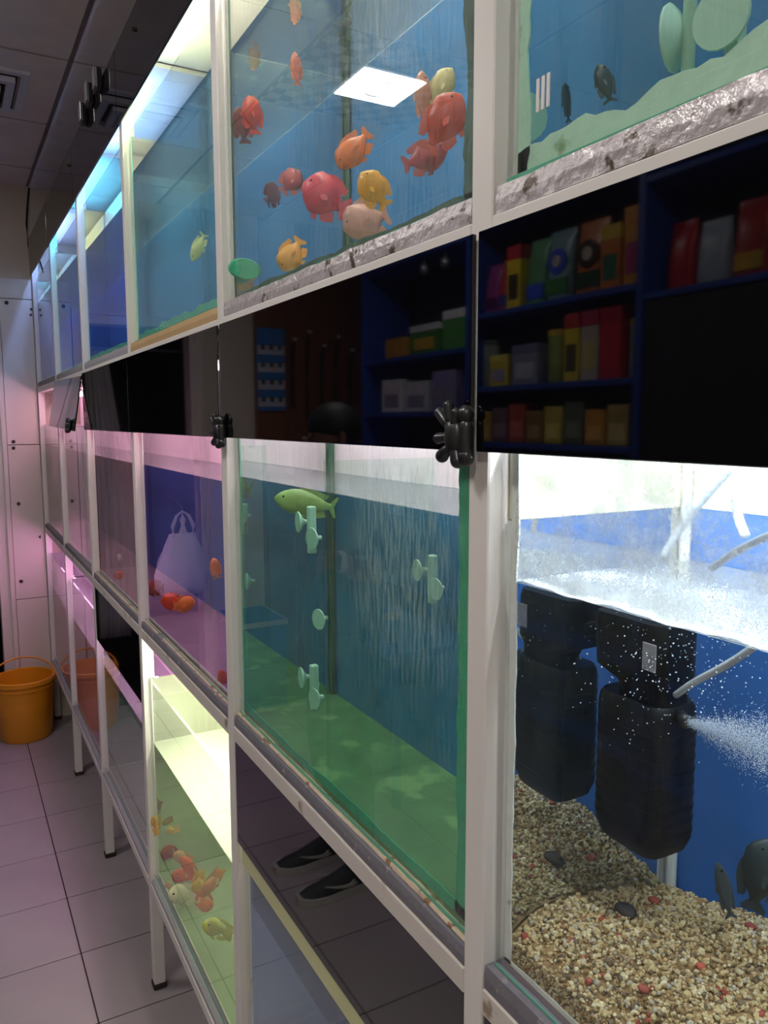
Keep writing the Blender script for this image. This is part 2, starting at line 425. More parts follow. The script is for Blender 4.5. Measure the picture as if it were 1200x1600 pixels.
# ------------------------------------------------------------------ rack
PW = 0.032
POST = [0.6223, 1.4079, 2.2079, 3.0079, 3.8079, 4.6079]      # far edge of each post
BAR = {'top': 1.8386, 'mid': 1.0865, 'bot': 0.334}
rack = thing('aquarium_rack', (0.15, 2.2, 0), 'long white steel rack of square posts and rails holding all the fish tanks', 'rack')
RD = 0.33
for i, y in enumerate(POST):
    for x0 in (0.0, RD):
        ztop = 2.60
        MB().bbox(x0, x0 + PW, y - PW, y, 0.004, ztop, b=0.0015, seg=1).build('post', M['white'], rack)
        MB().bbox(x0 - .003, x0 + PW + .003, y - PW - .003, y + .003, 0.0, 0.018, b=0.003, seg=1).build('foot', M['foot'], rack)
segs = [(-0.75, POST[0] - PW)] + [(POST[i], POST[i + 1] - PW) for i in range(5)]
for ri, (r, z) in enumerate((('top', 1.8386), ('mid', 1.0865), ('bot', 0.334), ('roof', 2.600))):
    for i, (a, b) in enumerate(segs):
        for x0 in (0.0, RD):
            MB().bbox(x0, x0 + 0.03, a + .0005, b - .0005, z - 0.029, z, b=0.0015, seg=1).build('rail', M['grime'] if r == 'mid' and x0 == 0 else M['white'], rack)
        if r == 'bot': continue
        MB().box(0.031, RD - .001, a + .001, b - .001, z - 0.012, z - 0.001).build('shelf_board', M['shelf'], rack)
    if r != 'roof':
        for y in POST:
            MB().box(PW, RD, y - PW + .002, y - .002, z - .029, z - .001).build('cross_rail', M['white'], rack)
# edging strips between rail and tank
def strip(cell_r, i, m, h, a=None, b=None, seed=0, x=0.002, z0=0.0, label=None, wob=0.0006):
    z = BAR[cell_r] + 0.0006 + z0; ya, yb = segs[i]
    ya = ya + .002 if a is None else a; yb = yb - .002 if b is None else b
    n = 60; ys = np.linspace(ya, yb, n); top = z + h + noise1(seed, n, wob * 3); fr = x + noise1(seed + 5, n, wob)
    mb = MB(); rings = []
    for k in range(n):
        rings.append([(fr[k], ys[k], z), (fr[k] - .0006, ys[k], z + h * .5), (fr[k] + .001, ys[k], top[k]), (0.03, ys[k], top[k]), (0.03, ys[k], z)])
    o = mb.ring_loft(rings).build('edging_strip', m, rack)
    if label: o['label'] = label
    return o
strip('top', 0, M['silver'], .0255, seed=1, label='peeling silver painted wooden strip', wob=.0012)
strip('top', 1, M['silver'], .0235, seed=2, label='peeling silver painted wooden strip', wob=.0010)
strip('top', 2, M['tan'], .0225, seed=3, label='bare tan wooden strip', wob=.0002)
for i in (3, 4, 5): strip('top', i, M['foamlt'], .022, seed=3 + i)
for i in range(6): strip('mid', i, M['foam'], .020 if i else .024, seed=20 + i)
for i in range(1, 6): strip('bot', i, M['foamlt'], .010, seed=40 + i)
o = strip('mid', 1, M['bead'], .0045, seed=61, x=0.0075, z0=.0205, label='crumbly tan sealing bead', wob=.0012)
o = strip('mid', 2, M['bead'], .0022, seed=62, x=0.0085, z0=.0205, label='thin tan sealing bead', wob=.0005)
o = strip('mid', 3, M['bead'], .0022, seed=63, x=0.0085, z0=.0205, label='thin tan sealing bead', wob=.0005)

# ------------------------------------------------------------------ tanks
rows = ('top', 'mid', 'bot')
COLN = ['nearest column', 'second column', 'third column', 'fourth column', 'fifth column', 'farthest column']
ROWN = {'top': 'top row', 'mid': 'middle row', 'bot': 'bottom row'}
#   water level, glass top, water tint, back, upper back, silicone, floor, lamp colour, lamp power, depth, dirt
P_ = (1.0, 0.42, 0.84); PK = (1.0, 0.50, 0.70); CY = (0.12, 0.55, 1.0); GW = (0.86, 1.0, 0.66); WW = (1.0, 0.97, 0.84); CW = (0.86, 0.94, 1.0)
CELL = {
 ('top', 0): dict(w=2.34, g=2.385, tint=(.80, .93, .92), back='blue', up='cream', sil='sil_pale', fl='palefloor', lc=CW, lp=18, depth=.22, desc='blue backed fish tank with thick pale green sealant and rubber suckers'),
 ('top', 1): dict(w=2.280, g=2.385, tint=(.80, .90, .93), back='blue', up='cream', sil='sil_dark', fl='palefloor', lc=WW, lp=34, depth=.24, desc='fish tank of round orange and red fish above the paw shaped clip'),
 ('top', 2): dict(w=2.292, g=2.385, tint=(.80, .92, .97), back='blue', up='cream', sil='sil_teal', fl='palefloor', lc=GW, lp=36, depth=.22, desc='blue fish tank on a bare tan wooden strip with one pale fish'),
 ('top', 3): dict(w=2.242, g=2.385, tint=(.70, .80, .95), back='blue2', up='cream', sil='sil_teal', fl='palefloor', lc=(.28, .52, 1.0), lp=34, depth=.22, desc='dark blue fish tank with a blue glow above its water'),
 ('top', 4): dict(w=2.262, g=2.385, tint=(.70, .82, .98), back='blue2', up='cream', sil='sil_teal', fl='palefloor', lc=CY, lp=34, depth=.22, desc='far blue fish tank with cyan light above its water'),
 ('top', 5): dict(w=2.27, g=2.385, tint=(.70, .82, .98), back='blue2', up='cream', sil='sil_teal', fl='palefloor', lc=(.26, .42, 1.0), lp=22, depth=.22, desc='farthest upper fish tank lit cyan beside the white wall boards'),
 ('mid', 0): dict(w=1.505, split=1.562, g=1.64, tint=(.90, .95, .98), back='blue2', up='cream', sil='sil_white', fl='dimfloor', lc=CW, lp=60, depth=.25, desc='brightly lit fish tank of gravel with a black internal filter'),  # cream upper back above split: lamp glare put into the colour
 ('mid', 1): dict(w=1.557, g=1.64, tint=(.62, .88, .80), back='blue', up='lilac', sil='sil_green', fl='algae', lc=(1.0, .90, .95), lp=18, depth=.20, desc='green tinted fish tank with a glass divider and one silver fish'),
 ('mid', 2): dict(w=1.541, g=1.64, tint=(.85, .74, .92), back='blue2', up='lilac', sil='sil_white', fl='dimfloor', lc=PK, lp=24, depth=.20, desc='purple fish tank lit pink with orange fish near its floor'),
 ('mid', 3): dict(w=1.538, g=1.64, tint=(.85, .76, .78), back='dimfloor', up='lilac', sil='sil_white', fl='dimfloor', lc=PK, lp=20, depth=.20, desc='murky mauve fish tank lit pink with two tiny fish'),
 ('mid', 4): dict(w=1.538, g=1.64, tint=(.85, .78, .86), back='dimfloor', up='lilac', sil='sil_white', fl='dimfloor', lc=PK, lp=14, depth=.20, desc='narrow looking mauve fish tank under the loose tilted black panel'),
 ('mid', 5): dict(w=1.538, g=1.64, tint=(.7, .64, .70), back='dimfloor', up='lilac', sil='sil_white', fl='dimfloor', lc=PK, lp=10, depth=.20, desc='farthest middle fish tank lit pink beside the white wall boards'),
 ('bot', 0): dict(w=.80, g=.86, tint=(.75, .85, .85), back='blue2', up='cream', sil='sil_white', fl='palefloor', lc=WW, lp=4, depth=.20, desc='lower fish tank under the gravel tank, almost out of view'),
 ('bot', 1): dict(milk=.6, mc=(.86, .86, .56), w=.827, g=.872, tint=(.78, .84, .95), back='steel', up='cream', sil='sil_white', fl='steel', lc=(1.0, .96, .66), lp=12, depth=.20, desc='lower bluish fish tank behind the black panel that mirrors a shoe'),
 ('bot', 2): dict(milk=.55, mc=(.80, .86, .66), w=.760, g=.945, tint=(.86, .93, .77), back='cream', up='cream', sil='sil_white', fl='palefloor', lc=(.95, 1.0, .76), lp=46, depth=.22, desc='open lower fish tank lit yellow green with fancy goldfish'),
 ('bot', 3): dict(w=.765, g=.872, tint=(.72, .82, .80), back='palefloor', up='lilac', sil='sil_white', fl='palefloor', lc=P_, lp=16, depth=.20, desc='lower grey green fish tank with a pink strip under its black panel'),
 ('bot', 4): dict(w=.765, g=.945, tint=(.80, .62, .70), back='dimfloor', up='lilac', sil='sil_white', fl='dimfloor', lc=P_, lp=12, depth=.20, desc='lower fish tank lit pink, mirroring the orange bucket'),
 ('bot', 5): dict(w=.765, g=.945, tint=(.84, .70, .76), back='dimfloor', up='lilac', sil='sil_white', fl='dimfloor', lc=P_, lp=9, depth=.20, desc='farthest lower fish tank lit pink behind the orange bucket'),
}
GX = 0.012
M['glassf'] = glass('front_glass', (.95, .98, .96), .05, .10, streak=True)
M['glassf_dirty'] = glass('front_glass_limescale', (.92, .97, .95), .05, .24, streak=True)
M['glassf_clean'] = glass('front_glass_scratched', (.96, .98, .98), .045, .035, streak=True)
M['glassf_green'] = glass('front_glass_green', (.84, .96, .90), .05, .16, streak=True)
M['glass'] = glass('side_glass', (.90, .97, .93), .06, .08)
M['glass_mir'] = glass('side_glass_inner_mirror', (.55, .60, .55), .06, .12, (.35, .38, .30), mirror=.75)
M['glass_semi'] = glass('side_glass_semi', (.75, .82, .80), .06, .10, (.5, .55, .5), mirror=.8)
TANK = {}
for (r, i), c in CELL.items():
    ya, yb = segs[i]; ya += .006; yb -= .006
    if i == 0: ya = -0.16
    z0 = BAR[r] + .0255; g = c['g']; D = c['depth']; x0 = GX; x1 = GX + D
    gt = .006
    t = thing('fish_tank', (x0 + D / 2, (ya + yb) / 2, z0), '%s, %s' % (c['desc'], ROWN[r]) if False else c['desc'], 'fish tank', 'fish tanks on the rack')
    TANK[(r, i)] = t
    gf = M['glassf']
    if (r, i) == ('top', 1): gf = M['glassf_dirty']
    if (r, i) == ('mid', 0): gf = M['glassf_clean']
    if (r, i) in (('mid', 1),): gf = M['glassf_green']
    MB().box(x0, x0 + gt, ya, yb, z0, g).build('front_pane', gf, t)
    sg = M['glass_mir'] if (r, i) == ('mid', 0) else M['glass_semi']
    MB().box(x0 + gt + .0003, x1 - gt, yb - gt, yb, z0, c.get('split', g)).build('side_pane', sg, t)
    MB().box(x0 + gt + .0003, x1 - gt, ya, ya + gt, z0, g).build('side_pane', M['glass_semi'], t)
    MB().box(x0 + gt + .0003, x1 - gt, ya + gt + .0003, yb - gt - .0003, z0, z0 + .006).build('base_pane', M[c['fl']], t)
    wl = c['w']
    o = MB().box(x1 - gt + .0003, x1 + .004, ya, yb, z0, wl).build('back_panel', M[c['back']], t)
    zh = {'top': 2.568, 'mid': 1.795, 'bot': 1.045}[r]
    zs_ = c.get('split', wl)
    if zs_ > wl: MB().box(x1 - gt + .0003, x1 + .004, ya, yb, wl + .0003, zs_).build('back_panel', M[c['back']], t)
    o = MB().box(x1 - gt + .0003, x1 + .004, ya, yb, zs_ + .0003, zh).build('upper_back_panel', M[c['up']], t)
    if zs_ > wl: MB().box(x0 + .012, x1 - gt - .001, yb - .0062, yb + .0045, zs_ + .0005, zh).build('glare_side_panel', M[c['up']], t)  # added pale board beside the side pane, lamp glare given as its colour
    # water: sides only tint, surface mirrors
    wb = MB(); e = .0006
    wb.box(x0 + gt + e, x1 - gt - e, ya + gt + e, yb - gt - e, z0 + .0065, wl)
    wm = clear('water_body', c['tint']); milk = .05
    rip, sc_ = (.12, 25)
    if (r, i) == ('mid', 0): rip, sc_, milk = .5, 30, .40
    if r == 'bot': milk = .30
    if r == 'mid' and i > 0: milk = .18
    wt = water_top('water_surface', (.92, .96, .95), rip, sc_, c.get('milk', milk), c.get('mc', (.8, .85, .85)))
    wo = wb.build('water', [wm, wt], t)
    for p in wo.data.polygons:
        p.material_index = 1 if p.normal.z > .9 else 0
    # sealant along the inside of the front pane
    sm = M[c['sil']]; xs = x0 + gt + .0004
    def seal_h(za, h0, amp, seed, nm='sealant'):
        n = 70; ys = np.linspace(ya + .0065, yb - .0065, n); hh = np.maximum(.001, h0 + noise1(seed, n, amp, 2))
        mb = MB(); rings = [[(xs, ys[k], za), (xs, ys[k], za + hh[k]), (xs + .002, ys[k], za + hh[k] * .95), (xs + .004, ys[k], za)] for k in range(n)]
        mb.ring_loft(rings).build(nm, sm, t)
    def seal_v(side, w0, amp, seed, m=None, zt=None):
        n = 60; zs = np.linspace(z0 + .0065, (zt or g) - .002, n); ww = np.maximum(.001, w0 + noise1(seed, n, amp, 2))
        yy = yb - .0062 if side else ya + .0062; sg_ = -1 if side else 1
        rings = [[(xs, yy, zs[k]), (xs, yy + sg_ * ww[k], zs[k]), (xs + .002, yy + sg_ * ww[k] * .95, zs[k]), (xs + .004, yy, zs[k])] for k in range(n)]
        MB().ring_loft(rings).build('sealant', m or sm, t)
    MB().bbox(x0 - .0012, x0 - .0001, ya, yb, z0, z0 + (.006 if (r, i) in (('top', 0), ('mid', 1)) else .003), b=.0004, seg=1).build('pane_edge', M['edge'], t)
    sd = 100 + 10 * i + 70 * rows.index(r)
    hp = {('top', 0): (.022, .008), ('top', 1): (.005, .003), ('top', 2): (.014, .008), ('top', 3): (.010, .004), ('mid', 1): (.014, .003)}.get((r, i), (.005, .0012))
    seal_h(z0 + .0068, hp[0], hp[1], sd)
    vp = {('top', 0): (.014, .004), ('top', 1): (.004, .002), ('mid', 1): (.006, .002), ('mid', 0): (.009, .002)}.get((r, i), (.004, .001))
    seal_v(1, vp[0], vp[1], sd + 1)
    vq = {('top', 1): (.026, .006), ('mid', 1): (.030, .003)}.get((r, i), (.004, .001))
    seal_v(0, vq[0], vq[1], sd + 2)
    if (r, i) in (('top', 1), ('mid', 1), ('mid', 0)):
        # dark or grimy corner bead at the back edge of the side pane
        MB().tube([(x1 - gt - .006, yb - gt - .006, z0 + .008), (x1 - gt - .006, yb - gt - .006, g - .01)], .006, 8).build('corner_bead', M['sil_white'] if r == 'mid' and i == 0 else M['sil_dark'], t)

ya_, yb_ = segs[1]
MB().bbox(GX - .0035, GX - .0003, ya_ + .006, yb_ - .006, .812, .873, b=.001, seg=1).build('front_strip', M['rim'], TANK[('bot', 1)])['label'] = 'cream yellow strip'  # plain cream yellow strip across the top of the front pane
# splashed limescale films on the inside of some front panes
M['film'] = glass('condensation_film', (.97, .99, .99), .0, .9, (.85, .9, .95), lo=.36)
M['film2'] = glass('limescale_film', (.98, .99, .99), .0, .8, (.8, .86, .9), streak=True, fade=True)
def film(cell, y0, y1, z0, z1, m, lb):
    MB().box(GX + .0062, GX + .0066, y0, y1, z0, z1).build('limescale_film', m, TANK[cell])['label'] = lb
film(('mid', 0), .10, .572, 1.507, 1.638, M['film'], 'milky splashed film on the glass')
film(('mid', 1), .64, .92, 1.34, 1.638, M['film2'], 'white dried drip marks on the glass')
film(('top', 1), .64, .95, 1.98, 2.38, M['film2'], 'white dried drip marks on the glass')

# lamps above the tanks
for (r, i), c in CELL.items():
    ya, yb = segs[i]
    if i == 0: ya = -0.16
    zt = {'top': 2.530, 'mid': 1.772, 'bot': 1.012}[r]
    xt = .040 if r == 'top' else .075
    L = thing('tank_lamp', (xt, (ya + yb) / 2, zt), None, 'lamp', 'tube lamps in the rack')
    cn = {WW: 'warm white', CW: 'cool white', GW: 'greenish white', CY: 'cyan', PK: 'pink', P_: 'purplish pink'}.get(c['lc'], 'dim')
    desc = c['desc'].split(' with ')[0].split(' of ')[0].split(' lit ')[0].split(' under ')[0].split(' behind ')[0]
    L['label'] = ('%s %s tube lamp over the %s' % ({'top': 'upper', 'mid': 'middle', 'bot': 'low'}[r], cn, desc))
    a, b = ya + .06, yb - .06
    if r == 'top':
        hs = MB().bbox(xt - .022, xt - .012, a, b, zt - .016, zt + .016, b=.002, seg=1).build('housing', M['white'], L)
    else:
        hs = MB().bbox(xt - .02, xt + .02, a, b, zt + .009, zt + .018, b=.002, seg=1).build('housing', M['white'], L)
    for yy in (a + .004, b - .004):
        if r == 'top': MB().bbox(xt - .0118, xt + .009, yy - .004, yy + .004, zt - .01, zt + .010, b=.002, seg=1).build('socket', M['white'], hs)
        else: MB().bbox(xt - .010, xt + .010, yy - .004, yy + .004, zt - .012, zt + .0088, b=.002, seg=1).build('socket', M['white'], hs)
    MB().tube([(xt, a + .009, zt - .001), (xt, b - .009, zt - .001)], .0075, 10).build('tube', emit('tube_glow', c['lc'], c['lp'] * 3.2 * TUBE), L, smooth=True)

# ------------------------------------------------------------------ black panels with clips
PAN = {('top', i): (2.412, 2.600) for i in range(6)}
PAN.update({('mid', i): (1.6265, 1.8255) for i in range(5)})
PAN.update({('bot', 0): (.856, 1.0570), ('bot', 1): (.856, 1.0570), ('bot', 3): (.858, 1.0570)})
PANEL = {}
plabel = {('top', 0): 'black mirror panel closing the rack top nearest, mostly above the picture', ('top', 1): 'dark mirror panel over the orange fish, cut by the picture top', ('top', 2): 'dark mirror panel over the tank with one pale fish',
 ('top', 3): 'dark bluish mirror panel carrying black clips at the rack top', ('top', 4): 'short dark mirror panel near the far end of the rack top', ('top', 5): 'last dark mirror panel of the rack top, against the far wall',
 ('mid', 0): 'large black glossy panel mirroring shelves of pet food', ('mid', 1): 'black glossy panel with a paw shaped clip at each end', ('mid', 2): 'black glossy panel over the purple tank of orange fish', ('mid', 3): 'small dark glossy panel over the murky mauve tank', ('mid', 4): 'loose tilted black panel near the far wall',
 ('bot', 0): 'black panel in the bottom right, under the gravel tank', ('bot', 1): 'long black glossy panel mirroring floor tiles and a shoe', ('bot', 3): 'pure black panel above the pink strip, mirroring the bucket'}
for (r, i), (za, zb) in PAN.items():
    ya, yb = segs[i]
    if i == 0: ya = -0.5
    if r == 'mid':
        a, b = ya - .018, yb + .003
        if i == 0: b = POST[0] - PW + .001 + .008
        if i == 1: a, b = POST[0] - .014, POST[1] - PW - .002
        x0, x1 = -.0085, -.0035
    elif r == 'top':
        a, b = ya - .015, yb + .014; x0, x1 = -.0085, -.0035
    else:
        a, b = ya + .001, yb - .001; x0, x1 = .002, .007
        if i == 3: a, b = ya + .004, yb + .0
    t = thing('black_panel', ((x0 + x1) / 2, (a + b) / 2, zb), plabel[(r, i)], 'panel', 'black front panels of the rack')
    PANEL[(r, i)] = t
    MB().bbox(x0, x1, a, b, za, zb, b=.0012, seg=2).build('panel_sheet', M['black'], t)
    if (r, i) == ('mid', 4):
        t.rotation_euler = (math.radians(1.2), math.radians(9), 0)

def paw(parent, yc, zc, x=-.0095, s=1.0, label='black paw shaped clip'):
    """clip shaped like an animal paw: palm, toes and a matching back half"""
    mb = MB()
    def cap(p, q, r0, r1, dx, th):
        p = Vector((x - dx, yc + p[0] * s, zc + p[1] * s)); q = Vector((x - dx, yc + q[0] * s, zc + q[1] * s))
        d = q - p; n = 7
        pts = [p + d * (k / (n - 1)) for k in range(n)]
        for k in range(2): pass
        mb.tube(pts, [r0 * s * math.sqrt(max(.05, 1 - (1 - k / 1.2) ** 2)) if k < 1.2 else (r0 + (r1 - r0) * k / (n - 1)) * s for k in range(n)], 12)
        mb.ell(q, (r1 * s, r1 * s, r1 * s), 12, 8); mb.ell(p, (r0 * s, r0 * s, r0 * s), 12, 8)
    # y grows away from the camera = to the left in the picture
    mb.ell((x - .008, yc - .004 * s, zc - .004 * s), (.010, .013 * s, .020 * s), 16, 10)
    cap((.004, .006), (.021, .020), .0050, .0058, .010, 0)
    cap((.000, .008), (.004, .027), .0048, .0055, .011, 0)
    cap((-.006, .006), (-.010, .020), .0045, .0050, .011, 0)
    cap((.006, -.004), (.025, -.006), .0044, .0058, .009, 0)
    cap((.004, -.014), (.018, -.024), .0050, .0070, .009, 0)
    cap((-.006, -.016), (-.010, -.028), .0062, .0075, .009, 0)
    # back half on the post
    cap((-.018, .016), (-.018, -.022), .0078, .0078, .0045, 0)
    mb.ell((x - .005, yc - .018 * s, zc + .018 * s), (.008, .0095 * s, .0095 * s), 12, 8)
    mb.ell((x - .005, yc - .018 * s, zc - .024 * s), (.008, .0095 * s, .0095 * s), 12, 8)
    mb.box(x - .006, x - .0005, yc - .020 * s, yc + .014 * s, zc - .022 * s, zc + .020 * s)
    o = mb.build('paw_clip', M['plastic'], parent); o['label'] = label
    smooth_angle(o, 50); return o
paw(PANEL[('mid', 1)], 0.624, 1.644, s=.95)
o = paw(PANEL[('mid', 1)], 1.370, 1.640, s=.93)
paw(PANEL[('mid', 4)], 3.10, 1.645, s=.85)
for yy, zz in ((2.36, 2.585), (2.50, 2.595), (2.62, 2.58)):
    ck = MB().bbox(-.026, -.009, yy, yy + .05, zz - .02, zz + .035, b=.004).build('clip', M['plastic'], PANEL[('top', 3)])
    MB().bbox(-.029, -.0262, yy + .006, yy + .044, zz - .014, zz + .04, b=.001, seg=1).build('clip_plate', M['metal'], ck)
for yy in (1.95, 3.05):
    MB().lathe([(.005, -.001), (.005, -.006), (.002, -.008)], (-.0085, yy, 2.55), 10, 'X').build('screw', M['rust'], PANEL[('top', 2 if yy < 2.2 else 4)])

# ------------------------------------------------------------------ ceiling fittings
LM = emit('downlight_glow', (1.0, 0.97, 0.92), LAMP)
lamp_names = ['square ceiling downlight on the checkered ceiling panel above the sneakered person', 'square ceiling downlight near the camera end of the aisle', 'square ceiling downlight behind the camera', 'square ceiling downlight close to the opposite shelves at the far end']
for (x, y), lb in zip(((-.98, 2.63), (-.98, 1.05), (-.98, -.50)), lamp_names):
    L = thing('ceiling_downlight', (x, y, ZC), lb, 'ceiling lamp', 'downlights in the ceiling')
    MB().bbox(x - .135, x + .135, y - .135, y + .135, ZC - .010, ZC - .0005, b=.003, seg=1).build('plate', M['vent'], L)
    MB().bbox(x - .12, x + .12, y - .12, y + .12, ZC - .016, ZC - .0102, b=.002, seg=1).build('diffuser', LM, L)
    MB().lathe([(.062, -.0162), (.066, -.0162), (.066, -.021), (.062, -.021)], (x, y, ZC), 32, 'Z', cap=False).build('ring', M['metal'], L)
v = thing('ceiling_vent', (-.305, 3.325, ZC), 'square white ceiling vent with stepped frames beside the rack top', 'vent')
for k, (h, za, zb) in enumerate(((.195, -.012, -.001), (.150, -.03, -.012), (.105, -.046, -.03))):
    mb = MB(); w = .028
    cx, cy = -.305, 3.325
    for (a, b, c_, d) in ((cx - h, cx + h, cy - h, cy - h + w), (cx - h, cx + h, cy + h - w, cy + h), (cx - h, cx - h + w, cy - h + w, cy + h - w), (cx + h - w, cx + h, cy - h + w, cy + h - w)):
        mb.box(a, b, c_, d, ZC + za, ZC + zb)
    mb.build('frame', M['vent'], v)
MB().box(-.305 - .16, -.305 + .16, 3.325 - .16, 3.325 + .16, ZC - .0105, ZC - .0008).build('duct', M['darkroom'], v)
MB().bbox(-.305 - .075, -.305 + .075, 3.325 - .075, 3.325 + .075, ZC - .052, ZC - .044, b=.003).build('centre_plate', M['vent'], v)
cb = MB().tube([(.012, Y1 - .012, ZC - .005), (.0, Y1 - .014, 2.78), (-.010, Y1 - .014, 2.68), (-.006, Y1 - .014, 2.58), (.004, Y1 - .016, 2.50), (.018, Y1 - .025, 2.47)], .005, 8).build('wall_cable', M['cable'], smooth=True)
tag(cb, 'thin black cable hanging down the far wall from the ceiling', 'cable')
cb = MB().tube([(.06, Y1 - .015, 2.44), (.045, Y1 - .02, 2.50), (.03, Y1 - .02, 2.56), (.035, Y1 - .012, 2.60)], .004, 8).build('wall_cable', M['cable'], smooth=True)
tag(cb, 'short curved black cable at the far top corner of the rack', 'cable')

# ------------------------------------------------------------------ bucket
bk = thing('bucket', (-.158, 4.42, 0), 'orange yellow plastic bucket standing on the floor against the far wall', 'bucket')
bc = (-.158, 4.42, 0)
o = MB().lathe([(.0, .001), (.122, .001), (.130, .02), (.146, .30), (.150, .30), (.156, .303), (.156, .325), (.150, .328), (.143, .325), (.126, .025), (.0, .022)], bc, 40, 'Z', cap=False).build('tub', M['bucket'], bk); smooth_angle(o, 35)
for hh in (.275,):
    o = MB().lathe([(.1445, hh), (.150, hh), (.150, hh + .006), (.1445, hh + .006)], bc, 40, 'Z', cap=False).build('rib', M['bucket'], bk); smooth_angle(o, 30)
for s_ in (-1, 1):
    MB().bbox(bc[0] + s_ * .150 - .010, bc[0] + s_ * .150 + .010, bc[1] - .018, bc[1] + .018, .285, .322, b=.003).build('ear', M['bucket'], bk)
pts = []
for k in range(17):
    a = math.pi * k / 16
    pts.append((bc[0] + .158 * math.cos(a), bc[1] + .115 * math.sin(a) * .9 + .01, .31 + .085 * math.sin(a)))
o = MB().tube(pts, .005, 8).build('handle', M['bucket'], bk, smooth=True)

# ------------------------------------------------------------------ fish
def fish_mesh(kind, L, H, Wd):
    """side view in local x (head +x) and z; one continuous skin with fins"""
    mb = MB()
    n = 15; seg = 12; rings = []
    prof = {'parrot': [(.0, .04), (.05, .36), (.12, .66), (.22, .90), (.34, 1.0), (.46, .97), (.58, .84), (.68, .62), (.76, .40), (.82, .26), (.87, .22)],
            'slim': [(.0, .06), (.06, .42), (.14, .70), (.26, .94), (.40, 1.0), (.54, .90), (.66, .68), (.76, .46), (.84, .28), (.90, .22)],
            'gold': [(.0, .06), (.06, .50), (.14, .80), (.26, 1.0), (.38, .98), (.48, .80), (.56, .52), (.62, .34), (.66, .28)]}[kind]
    for s_, h in prof:
        hh = h * H / 2; ww = (h ** 0.9) * Wd / 2
        dz = .06 * H * math.sin(min(1, s_ * 3) * math.pi) if kind != 'slim' else 0
        rings.append([(L * (.5 - s_), ww * math.cos(2 * math.pi * k / seg), dz + hh * math.sin(2 * math.pi * k / seg)) for k in range(seg)])
    mb.ring_loft(rings)
    def fin(poly, th=.010):
        t = th * H; m = len(poly)
        cx = sum(p[0] for p in poly) / m; cz = sum(p[1] for p in poly) / m
        vs = [(p[0] * L, -t * .25, p[1] * H) for p in poly] + [(p[0] * L, t * .25, p[1] * H) for p in poly] + [(cx * L, -t, cz * H), (cx * L, t, cz * H)]
        fs = []
        for k in range(m):
            j = (k + 1) % m
            fs += [(k, j, m + j, m + k), (2 * m, j, k), (2 * m + 1, m + k, m + j)]
        mb.add(vs, fs)
    e = -(prof[-1][0] - .5)
    if kind == 'gold':
        fin([(e + .03, .12), (-.30, .42), (-.46, .50), (-.50, .30), (-.36, .05), (-.50, -.12), (-.52, -.42), (-.36, -.40), (e + .03, -.10)])
        mb2 = [(e + .03, .10), (-.26, .30), (-.44, .28), (-.46, .0), (-.44, -.34), (-.28, -.30)]
        fin(mb2, .05)
    elif kind == 'parrot':
        fin([(e + .03, .12), (-.44, .30), (-.50, .26), (-.47, .0), (-.50, -.26), (-.44, -.30), (e + .03, -.12)])
    else:
        fin([(e + .03, .11), (-.46, .42), (-.50, .40), (-.44, .0), (-.50, -.40), (-.46, -.42), (e + .03, -.11)])
    fin([(.20, .42), (.12, .54), (.0, .58), (-.14, .54), (-.26, .46), (-.34, .42), (-.32, .26), (-.22, .24), (.0, .44)])
    fin([(-.04, -.40), (-.14, -.54), (-.26, -.50), (-.35, -.42), (-.30, -.22), (-.18, -.26)])
    fin([(.12, -.42), (.06, -.60), (-.06, -.58), (.00, -.44)])
    for sgn in (-1, 1):      # pectoral fins stand off the flank
        p = [(.10, -.08), (.04, .0), (-.06, -.02), (-.10, -.10), (.0, -.15)]
        vs = [(a * L, sgn * (Wd * .47 + (.10 - a) * Wd * 1.2), b * H) for a, b in p] + [(a * L, sgn * (Wd * .44 + (.10 - a) * Wd * 1.2), b * H) for a, b in p]
        m = len(p)
        mb.add(vs, [tuple(range(m)), tuple(range(2 * m - 1, m - 1, -1))] + [(k, (k + 1) % m, m + (k + 1) % m, m + k) for k in range(m)])
    return mb
FM = {}
def fish(px, py, X, lp, hp, ang, col, label, kind='parrot', yaw=0, group=None, wd=.42, name='fish', cell=None):
    """centre seen at a pixel on plane X; lp, hp apparent length and height in pixels; ang = way the head points (0 right, 90 up)"""
    p = at(px, py, X)
    if cell:                                    # stay inside the glass
        ya, yb = segs[cell[1]]
        for _ in range(40):
            if p.y > yb - .035: X -= .004; p = at(px, py, X)
            elif p.y < ya + .03: X += .004; p = at(px, py, X)
    q = (p - CAM); dist = q.dot(FW)
    L, H = lp * dist / F_PX, hp * dist / F_PX
    side = Vector((q.y, -q.x, 0)).normalized()              # to the right in the picture
    a = math.radians(ang)
    hd = side * math.cos(a) + Vector((0, 0, 1)) * math.sin(a)
    flip = hd.dot(side) < 0
    up = Vector((0, 0, 1)) * math.cos(a) - side * math.sin(a)
    if flip: up = -up
    lat = up.cross(hd)
    R = Matrix((hd, lat, up)).transposed().to_4x4()
    R = Matrix.Rotation(math.radians(yaw), 4, 'Z') @ R
    mb = fish_mesh(kind, L, H, H * wd)
    o = mb.build(name, M['fish'], smooth=True); smooth_angle(o, 60)
    o.matrix_world = Matrix.Translation(p) @ R
    o.color = S(*col)
    tag(o, label, 'fish', group)
    er = max(.0012, H * .045)
    for sgn in (-1, 1):
        ex = .36 if kind != 'gold' else .34
        hw = {'parrot': .30, 'slim': .33, 'gold': .40}[kind]
        eye = MB().ell((ex * L, sgn * H * wd * hw, H * .13), (er, er * .6, er), 10, 6).build('eye', M['eye'], o, rel=False, smooth=True)
    return o
G1 = 'parrot fish in the upper tank'; c = ('top', 1)
